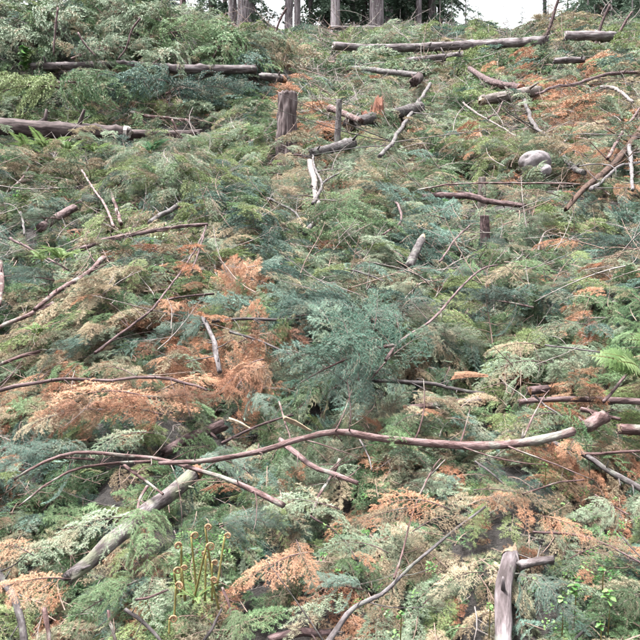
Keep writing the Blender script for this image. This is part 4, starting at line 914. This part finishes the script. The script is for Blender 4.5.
# ------------------------------------------------------------------ ferns, fiddleheads, seedlings
def frond_mesh(L, npin, pw, mat, bip=False, seed=0, arch=.5):
    rg = np.random.default_rng(seed); V, Fc = [], []
    def leafl(p, d, n, l, w):                      # slim pointed leaflet, slightly folded
        s = np.cross(d, n); s /= np.linalg.norm(s) + 1e-9; o = len(V)
        V.extend([p, p + d * l * .35 + s * w / 2 - n * w * .15, p + d * l * .35 - s * w / 2 - n * w * .15, p + d * l * .4, p + d * l - n * l * .12])
        Fc.extend([(o, o + 1, o + 3), (o, o + 3, o + 2), (o + 1, o + 4, o + 3), (o + 3, o + 4, o + 2)])
    t = np.linspace(0, 1, 14)
    path = np.stack([L * t * (.55 + .35 * t), 0 * t, L * (.85 * t - arch * t * t)], 1)
    for k in range(npin * 2):
        u = .16 + .83 * k / (npin * 2); sg = 1 if k % 2 else -1
        p = np.array([np.interp(u, t, path[:, j]) for j in range(3)]); q = np.array([np.interp(min(1, u + .03), t, path[:, j]) for j in range(3)])
        tg = (q - p) / (np.linalg.norm(q - p) + 1e-9); n = np.cross(tg, [0, 1, 0]); n = -n if n[2] < 0 else n
        d = tg * .35 + np.array([0, sg, 0]) + n * rg.normal(.05, .06); d /= np.linalg.norm(d)
        l = L * pw * math.sin(math.pi * min(1, (u * .9 + .14))) ** .8 * rg.uniform(.88, 1.1)
        if not bip: leafl(p, d, n, l, L * .048)
        else:
            m = 9
            for j in range(m * 2):
                uu = .08 + .9 * j / (m * 2); s2 = 1 if j % 2 else -1
                sd = np.cross(n, d); dd = sd * s2 + d * .5; dd /= np.linalg.norm(dd)
                leafl(p + d * l * uu - n * l * .15 * uu * uu, dd, n, l * .3 * (1.05 - uu), l * .09)
    V = np.array(V); n0 = len(V)
    V3, F3, _ = tube_geo(path, [L * .009, L * .003], 5, .02)
    me = mesh_np('frond', np.concatenate([V, V3]), Fc + [tuple(i + n0 for i in f) for f in F3], [mat, FIDDLE], [0] * len(Fc) + [1] * len(F3))
    return me
FR = [frond_mesh(1, 20, .19, FERN, seed=i, arch=.45 + .15 * i) for i in range(3)]
FRB = [frond_mesh(1, 20, .19, FERN_BLUE, seed=i + 7, arch=.5) for i in range(2)]
FRBIP = [frond_mesh(1, 11, .40, FERN, True, seed=i + 3, arch=.55) for i in range(2)]
def fern(px, py, hpx, lib, n, label, off=.1, az=None, d=None, spread=1.0, elev=0, roll=0):
    p = P(px, py, off, d); LINES.append(np.array([p, p + Vector((0, 0, .1))])); s = hpx / F * p.y; rg = np.random.default_rng(int(px * 7 + py))
    e = bpy.data.objects.new('fern', None); COL.objects.link(e); e.location = p; tag(e, label, 'fern', 'ferns on the cleared slope')
    for k in range(n):
        o = link('frond', lib[k % len(lib)], e)
        a = (k / n * 360 + rg.uniform(-18, 18)) if az is None else az[k]
        o.rotation_euler = (roll + rg.normal(0, .1), -rg.uniform(0, .25) - elev, math.radians(a)); q = s * rg.uniform(.8, 1.2); o.scale = (q * spread, q, q)
for i, (px, py, h, lb) in enumerate([(28, 152, 26, 'yellow-green fern at the left edge under the thick dark log'), (46, 153, 30, 'largest yellow-green fern below the middle of the thick dark log'),
        (68, 153, 26, 'yellow-green fern right of the largest one under the thick log'), (95, 154, 20, 'small yellow-green fern at the right of the row under the thick log'),
        (62, 262, 34, 'yellow-green fern on the left slope above the pinkish slanting branch'), (42, 262, 24, 'smaller yellow-green fern left of the one on the left slope'), (38, 336, 28, 'upright yellow-green fern tuft by the left edge branch')]):
    fern(px, py, h * 1.0, FR, 9, lb, off=.36)
fern(150, 153, 24, FRB, 8, 'blue-green fern in the shade right of the yellow-green row', off=.3)
fern(640, 378, 54, FRBIP, 5, 'bright green feathery fern at the right edge', off=.42, az=[172, 190, 150, 206, 130], elev=.05, roll=-.6)
fern(662, 352, 50, FRBIP, 3, 'second bright feathery fern half out of frame at the right edge', off=.5, az=[165, 185, 205], elev=-.1, roll=-.75)
fern(196, 603, 36, FR, 6, 'low light green fern fronds around the fiddlehead stems', off=.28)
# fiddleheads
def fiddle_mesh(h, r, coil, seed):
    rg = np.random.default_rng(seed); lx, ly = rg.normal(0, .13), rg.normal(0, .12)
    pts = [(lx * h * t, ly * h * t + .015 * h * math.sin(t * 5), h * t) for t in np.linspace(0, 1, 8)]
    x0, y0, z0 = pts[-1]; ca = rg.uniform(-.6, .6); sg = rg.choice([-1, 1])
    st = np.array(pts); cpts = []
    for k in range(26):
        a = k / 25 * 2 * math.pi * 1.6; rr = coil * (1 - .72 * k / 25)
        dx = sg * (coil - rr * math.cos(a)); dz = rr * math.sin(a)
        cpts.append((x0 + dx * math.cos(ca), y0 + dx * math.sin(ca), z0 + dz))
    V, Fc, B = tube_geo(st, [r * 1.25, r], 7, .1, seed=seed); V2, F2, B2 = tube_geo(np.array(cpts), [r * 1.05, r * .55], 7, .2, seed=seed + 1)
    return mesh_np('fiddle_stem', V, Fc, [FIDDLE], bk=B), mesh_np('coiled_tip', V2, F2, [FIDDLE_TIP], bk=B2)
FD = [(174, 618, 583, .9), (181, 596, 540, .75), (193, 602, 536, .9), (197, 598, 531, .85), (214, 590, 519, .7), (217, 586, 535, .7), (212, 600, 560, .6), (219, 608, 575, .7), (185, 600, 565, .6), (178, 594, 568, .8), (169, 632, 618, .8), (205, 600, 552, .5)]
FLAB = ['short fiddlehead with the widest coil, lowest left of the clump', 'slim fiddlehead, tallest at the left of the clump', 'tall fiddlehead with tip hooked left, middle of the clump', 'tall fiddlehead with brown coil at the middle of the clump',
        'tallest golden fiddlehead at the right of the clump', 'golden fiddlehead leaning against the tallest one', 'half-height golden fiddlehead below the tallest pair', 'short fiddlehead at the right foot of the clump', 'small pale coiled fiddlehead in the heart of the clump',
        'small brown fiddlehead behind the leftmost stems', 'tiny coil poking up at the bottom left of the clump', 'slender fiddlehead between the middle and right groups']
for k, ((px, yb, yt, cw), lb) in enumerate(zip(FD, FLAB)):
    b = P(px, yb - 12, .3); h = (yb - yt) / F * b.y * .94
    a, c = fiddle_mesh(h, .0023, .0108 * cw, k + 1)
    b.z -= .03
    o = link('fiddlehead', a, None, b); tag(o, lb, 'fiddlehead', 'fiddleheads rising from the fern clump')
    link('coiled_tip', c, o)
# broad-leaved seedlings
def leaf_mesh(seed):
    rg = np.random.default_rng(seed); n = 9; V, Fc = [], []
    for i in range(n):
        u = i / (n - 1); w = .42 * math.sin(math.pi * min(1, u * .93 + .05)) ** .75 * (1 + .12 * (i % 2))
        z = .12 * math.sin(u * 3) - .25 * u * u
        V += [(u, -w, z + .06), (u, 0, z), (u, w, z + .06)]
    for i in range(n - 1):
        for j in range(2): a = i * 3 + j; Fc.append((a, a + 1, a + 4, a + 3))
    return mesh_np('leaf', V, Fc, [LEAF])
LV = [leaf_mesh(i) for i in range(2)]
def seedling(px, py, spx, n, label, off=.27, ls=1.0):
    p = P(px, py, off); s = spx / F * p.y; rg = np.random.default_rng(int(px + py * 3))
    e = bpy.data.objects.new('seedling', None); COL.objects.link(e); e.location = p; tag(e, label, 'seedling', 'broad-leaved seedlings')
    H = s * .8
    V, Fc, B = tube_geo([(0, 0, -.06), (.1 * s, 0, .3 * H), (0, 0, H)], [.0016, .0013, .0008], 5); link('stem', mesh_np('stem', V, Fc, [FIDDLE], bk=B), e)
    for k in range(n):
        o = link('leaf', LV[k % 2], e); u = (k + .5) / n
        o.location = (0, 0, H * (.25 + .75 * u)); o.rotation_euler = (rg.normal(0, .25), rg.uniform(-.35, .3), k * 2.4 + rg.uniform(-.4, .4)); q = s * ls * rg.uniform(.4, .75); o.scale = (q, q, q)
for px, py, s, n, lb in [(574, 600, 20, 7, 'light green leafy seedling at lower right, left of the pair'), (608, 608, 22, 6, 'pale-leaved seedling at lower right, right of the pair'), (602, 577, 13, 5, 'small leafy seedling above the lower right pair'),
        (562, 610, 16, 6, 'dark leafy seedling in the shade beside the blue-green fir top'), (489, 612, 12, 5, 'small bright seedling left of the splintered log'), (337, 576, 10, 5, 'tiny green seedling above the bottom blue-green mass'),
        (400, 622, 14, 5, 'small leafy seedling right of the smooth curved branch base'), (118, 208, 10, 5, 'small bright seedling on the upper left slope'), (160, 205, 13, 7, 'bright leafy seedling below the straight grey stick'),
        (178, 200, 11, 6, 'bright leafy seedling under the tip of the straight grey stick'), (150, 250, 15, 9, 'leafy green plant right below the bent dark branch'), (432, 158, 11, 7, 'bright green leafy plant left of the boulder'),
        (455, 150, 12, 7, 'bright leafy plant nearest the boulder'), (500, 155, 9, 5, 'small green plant touching the boulder from the left'), (20, 200, 12, 6, 'green leafy plant on the far left slope'),
        (445, 208, 11, 7, 'dark leafy plant under the straight dark log'), (600, 632, 14, 6, 'green seedling at the bottom right corner'), (545, 470, 10, 4, 'small green sprout below the slanting grey branch'), (25, 75, 22, 9, 'yellow-green leafy sapling at the left end of the brush pile'), (40, 105, 22, 9, 'yellow-green sapling above the thick left log')]:
    big = 'sapling' in lb
    seedling(px, py, s * (1.6 if big else 1), 34 if big else n + 4, lb, ls=.3 if big else .55)

# ------------------------------------------------------------------ the uncountable slash: boughs, twigs and leaves scattered over the slope
PROTO = bpy.data.collections.new('scatter_sources')
def proto(key, me, mats=None):
    o = bpy.data.objects.new(key, me); PROTO.objects.link(o)
    if mats:
        o.material_slots[1].link = 'OBJECT'; o.material_slots[1].material = mats
    return o
keys = []
def addp(key, me, m=None): proto(key, me, m); keys.append(key)
LOD = {'a': dict(L=.55, ntw=10, nl=.021, nw=.0023, dens=600, sub=4), 'b': dict(L=.55, ntw=10, nl=.023, nw=.004, dens=360, sub=3), 'c': dict(L=.55, ntw=9, nl=.03, nw=.0078, dens=190, sub=2)}
for l_, kw in LOD.items():
    live = [spray_mesh('bough', *spray(200 + i, flat=.8, curl=.14, droop=.3 + .12 * i, **kw), NM['g']) for i in range(4)]
    dead = [spray_mesh('dead_bough', *spray(220 + i, flat=.9, curl=.3, droop=.3, keep=.92, **kw), NM['t']) for i in range(4)]
    for c in 'bgopty':
        for i in range(4): addp('%s_bough_%s_%d' % (l_, c, i), (dead if c in 'to' else live)[i], NM[c])
def twig_mesh(seed, mat):
    rg = np.random.default_rng(seed); S = []; t = np.linspace(0, 1, 7)
    m = np.stack([t, .12 * np.sin(t * 3 + seed), .1 * np.sin(t * 2 + seed * 2)], 1); S.append((m, .009, .003))
    for k in range(7):
        u = rg.uniform(.15, .95); p = np.array([np.interp(u, t, m[:, j]) for j in range(3)]); l = rg.uniform(.1, .4) * (1.1 - u)
        a = rg.uniform(.5, 1.1) * rg.choice([-1, 1]); v = np.linspace(0, 1, 4)
        S.append((p + np.stack([l * math.cos(a) * v, l * math.sin(a) * v + .1 * l * v * v, l * rg.uniform(-.1, .4) * v], 1), .004, .0015))
    V, Fc = stems_geo(S, 4); return mesh_np('twig', V, Fc, [mat])
for i in range(5): addp('x_twig_%d' % i, twig_mesh(300 + i, TWIG if i % 2 else TWIG_GREY))
def leafy_mesh(seed):
    rg = np.random.default_rng(seed); V, Fc = [], []
    for k in range(12):
        a, l, e, z = rg.uniform(0, 6.28), rg.uniform(.25, .5), rg.uniform(-.2, .7), rg.uniform(0, .6)
        c = np.array([rg.normal(0, .25), rg.normal(0, .25), z]); d = np.array([math.cos(a) * math.cos(e), math.sin(a) * math.cos(e), math.sin(e)]); s = np.array([-math.sin(a), math.cos(a), 0])
        o = len(V); V += [c, c + d * l * .5 + s * l * .3, c + d * l, c + d * l * .5 - s * l * .3]; Fc.append((o, o + 1, o + 2, o + 3))
    return mesh_np('leafy', V, Fc, [LEAF])
for i in range(3): addp('z_leaf_%d' % i, leafy_mesh(400 + i))
keys_sorted = sorted(keys); KI = {k: i for i, k in enumerate(keys_sorted)}

CMAP = ["pgppppgbggggpgpp", "ppgggbgbgggpggpg", "ygbggbgbgtpggtgt", "gygpppgtgtpgpttt", "ptppypgptpgttptt", "pppppygtptpggttp", "byptgpbgpppbptpb", "bgpgggbpgpbbptpb",
        "gpgbbobgbbbgbbpb", "gtoootbgbbpggptg", "toootootgbgpppgt", "bbgbpgggbgtpptpo", "bbggbgbgtotptptg", "pggpggtgpttgttpg", "tggpypbgttptpptg", "tgggbpgpttpgtbgy"]
MIX = {'b': 'bbbbgppgbg', 'g': 'gggbpyygtp', 'p': 'ppppgbtygy', 't': 'tttppgpyot', 'o': 'oooottpogt', 'y': 'yyppggpgyp'}
def colour_at(x, y, z, rg):
    px, py = to_px((x, y, z))
    px = min(639, max(0, px + rg.normal(0, 16))); py = min(639, max(0, py + rg.normal(0, 14)))
    m = MIX[CMAP[int(py) // 40][int(px) // 40]]
    return m[int(rg.integers(len(m)))]
def scatter(name, label, cat, pts, rots, scales, idx):
    me = bpy.data.meshes.new(name); me.from_pydata(pts, [], [])
    a = me.attributes.new('rot', 'FLOAT_VECTOR', 'POINT'); a.data.foreach_set('vector', np.array(rots, np.float32).ravel())
    a = me.attributes.new('scl', 'FLOAT', 'POINT'); a.data.foreach_set('value', np.array(scales, np.float32))
    a = me.attributes.new('idx', 'INT', 'POINT'); a.data.foreach_set('value', np.array(idx, np.int32))
    o = link(name, me); tag(o, label, cat, kind='stuff')
    ng = bpy.data.node_groups.new(name, 'GeometryNodeTree')
    ng.interface.new_socket('Geometry', in_out='INPUT', socket_type='NodeSocketGeometry'); ng.interface.new_socket('Geometry', in_out='OUTPUT', socket_type='NodeSocketGeometry')
    nd, L = ng.nodes, ng.links
    gi, go = nd.new('NodeGroupInput'), nd.new('NodeGroupOutput')
    ci = nd.new('GeometryNodeCollectionInfo'); ci.inputs['Collection'].default_value = PROTO; ci.inputs['Separate Children'].default_value = True; ci.inputs['Reset Children'].default_value = True
    ip = nd.new('GeometryNodeInstanceOnPoints'); ip.inputs['Pick Instance'].default_value = True
    def na(n_, t):
        q = nd.new('GeometryNodeInputNamedAttribute'); q.data_type = t; q.inputs['Name'].default_value = n_; return q.outputs['Attribute']
    er = nd.new('FunctionNodeEulerToRotation'); L.new(na('rot', 'FLOAT_VECTOR'), er.inputs[0])
    L.new(gi.outputs[0], ip.inputs['Points']); L.new(ci.outputs[0], ip.inputs['Instance']); L.new(na('idx', 'INT'), ip.inputs['Instance Index'])
    L.new(er.outputs[0], ip.inputs['Rotation']); L.new(na('scl', 'FLOAT'), ip.inputs['Scale']); L.new(ip.outputs[0], go.inputs[0])
    md = o.modifiers.new('scatter', 'NODES'); md.node_group = ng
    return o
ALL_LINES = np.concatenate(LINES)
def near_lines(pts, y):
    """nearest distance to a laid branch or log, and whether the point lies in front of (downslope of) or above it"""
    dist = np.empty(len(pts)); front = np.empty(len(pts), bool)
    for k in range(0, len(pts), 500):
        q = pts[k:k + 500]; d2 = ((q[:, None, :] - ALL_LINES[None]) ** 2).sum(2); i = d2.argmin(1)
        dist[k:k + 500] = np.sqrt(d2[np.arange(len(q)), i]); front[k:k + 500] = (q[:, 1] < ALL_LINES[i, 1] + .03) | (q[:, 2] > ALL_LINES[i, 2] - .05)
    return dist, front
def scatter_on(bands, keyf, seed, hmax=.2, tilt=22, pitch=(-5, 30), clump=False):
    rg = np.random.default_rng(seed); X, Y, Sc = [], [], []
    for y0, y1, dens, s0, s1 in bands:
        wm = lambda y: y * .52 + .9
        n = int((y1 - y0) * (wm(y0) + wm(y1)) * dens)
        y = rg.uniform(y0, y1, n); X.append(rg.uniform(-1, 1, n) * wm(y)); Y.append(y); Sc.append(rg.uniform(s0, s1, n))
    X, Y, Sc = map(np.concatenate, (X, Y, Sc))
    keep = ~((pit_depth(X, Y) > .12) & (rg.random(len(X)) < .3)); X, Y, Sc = X[keep], Y[keep], Sc[keep]; n = len(X)
    Z0 = hg(X, Y); e = .15
    GXv, GYv = (hg(X + e, Y) - hg(X - e, Y)) / (2 * e), (hg(X, Y + e) - hg(X, Y - e)) / (2 * e)
    H = hmax * rg.random(n) ** 1.2 * np.where(Y < 14, 1, 1.5)
    out = [[], [], [], []]; patch = {}
    cs = .12 + .05 * Y
    PI_ = np.floor(X / cs + .8 * vnoise(X / cs * 1.7, Y / cs * 1.7, 41)).astype(int); PJ = np.floor(Y / cs * 1.0 + .8 * vnoise(X / cs * 1.7, Y / cs * 1.7, 42)).astype(int)
    yaw = rg.uniform(0, 6.283, n); col = [None] * n
    tl = rg.normal(0, math.tan(math.radians(tilt)) * .6, (n, 3))
    if clump:
        for i in range(n):
            k = (PI_[i], PJ[i])
            if k not in patch: patch[k] = (rg.normal(-1.57, 1.15), rg.uniform(-.08, .28), rg.normal(0, .3, 3), colour_at(X[i], Y[i], Z0[i], rg))
            a_, h_, t_, c_ = patch[k]
            yaw[i] = a_ + rg.normal(0, .45); H[i] = H[i] * min(1, .4 + .09 * Y[i]) + max(-.02, h_) * (min(1, .2 + .1 * Y[i]) if Y[i] < 14 else 1.3); tl[i] = tl[i] * .6 + t_; col[i] = c_ if rg.random() < .55 else None
    low = np.zeros(n, bool); base_ = np.stack([X, Y, Z0 + H], 1)
    dirv = np.stack([np.cos(yaw), np.sin(yaw) * .9, np.sin(yaw) * .42 + .12], 1)
    for f_ in (0, .45, .9):                                       # base, middle and tip of every spray
        dist, front = near_lines(base_ + dirv * (f_ * .55 * Sc)[:, None], Y); low |= (dist < .075 + .013 * Y) & front & (rg.random(n) < .78)
    low |= (X > -5.6) & (X < -1.9) & (Y > 7.2) & (Y < 9.6)
    flat_ = Y < 2.05
    gone = (low & (rg.random(n) < .12)) | ((X > -5.6) & (X < -1.9) & (Y > 7.8) & (Y < 9.55))
    for i in range(n):
        if gone[i]: continue
        p0, p1 = pitch; h = H[i]
        if low[i]: h = min(h * .15, .04) - .04; p0, p1 = -4, 5
        elif flat_[i]: h = min(h, .07); p0, p1 = -6, 4
        nrm = (Vector((-GXv[i], -GYv[i], 1)).normalized() + Vector(tl[i] * (.3 if low[i] else 1))).normalized()
        q = nrm.to_track_quat('Z', 'Y').to_matrix() @ Matrix.Rotation(yaw[i], 3, 'Z') @ Matrix.Rotation(-math.radians(rg.uniform(p0, p1)), 3, 'Y')
        out[0].append((X[i], Y[i], Z0[i] + h)); out[1].append(tuple(q.to_euler())); out[2].append(Sc[i] * (.75 if low[i] else 1)); out[3].append(KI[keyf(X[i], Y[i], Z0[i], rg, col[i])])
    return out
def bough_key(x, y, z, rg, c):
    c = c or colour_at(x, y, z, rg)
    return '%s_bough_%s_%d' % ('a' if y < 4.2 else 'b' if y < 9.5 else 'c', c, rg.integers(4))
scatter('slash_debris', 'matted mass of cut green and rust-coloured fir boughs covering the slope', 'slash',
        *scatter_on([(1.5, 3.2, 480, .22, .46), (3.2, 7, 270, .32, .64), (7, 14, 110, .45, .95), (14, 30, 34, .75, 1.5)], bough_key, 1, hmax=.24, clump=True))
scatter('needle_litter', 'dry straw and rust coloured needle sprigs carpeting the soil', 'litter',
        *scatter_on([(1.45, 3.2, 330, .2, .45), (3.2, 7, 110, .3, .55), (7, 14, 40, .45, .85), (14, 30, 10, .7, 1.2)], lambda x, y, z, rg, c: '%s_bough_%s_%d' % ('a' if y < 3.4 else 'b' if y < 7 else 'c', 'ttopgpgb'[rg.integers(8)], rg.integers(4)), 3, hmax=.07, tilt=14, pitch=(-4, 14)))
scatter('twig_litter', 'thin bare twigs littered all over the slash', 'twigs',
        *scatter_on([(1.7, 3.2, 120, .07, .28), (3.2, 7, 95, .12, .46), (7, 14, 50, .22, .75), (14, 30, 12, .5, 1.3)], lambda x, y, z, rg, c: 'x_twig_%d' % rg.integers(5), 2, hmax=.34, pitch=(-10, 30)))
def leaf_pts():
    rg = np.random.default_rng(9); out = [[], [], [], []]
    spots = [(470, 130, 30, 40), (440, 152, 26, 40), (190, 205, 36, 40), (150, 255, 30, 40), (240, 290, 25, 20), (460, 205, 26, 40), (575, 600, 45, 40), (60, 250, 35, 30), (60, 150, 60, 50), (30, 80, 30, 60), (550, 480, 60, 25), (390, 600, 60, 20), (340, 570, 40, 16),
             (600, 560, 50, 30), (500, 150, 20, 20), (240, 180, 40, 25), (200, 585, 30, 30), (30, 200, 30, 20), (560, 20, 30, 30), (400, 150, 40, 30)]
    for px, py, r, n in spots:
        for _ in range(n):
            a = P(px + rg.normal(0, r * .5), py + rg.normal(0, r * .3), .1)
            out[0].append((a.x, a.y, float(hg(a.x, a.y)) + rg.uniform(.05, .22))); out[1].append((rg.normal(0, .3) + .3, rg.normal(0, .3), rg.uniform(0, 6.28)))
            out[2].append(rg.uniform(.014, .03) * (1 if a.y < 4 else 2.2)); out[3].append(KI['z_leaf_%d' % rg.integers(3)])
    return out
scatter('undergrowth', 'small bright green leaves sprouting through the slash', 'undergrowth', *leaf_pts())
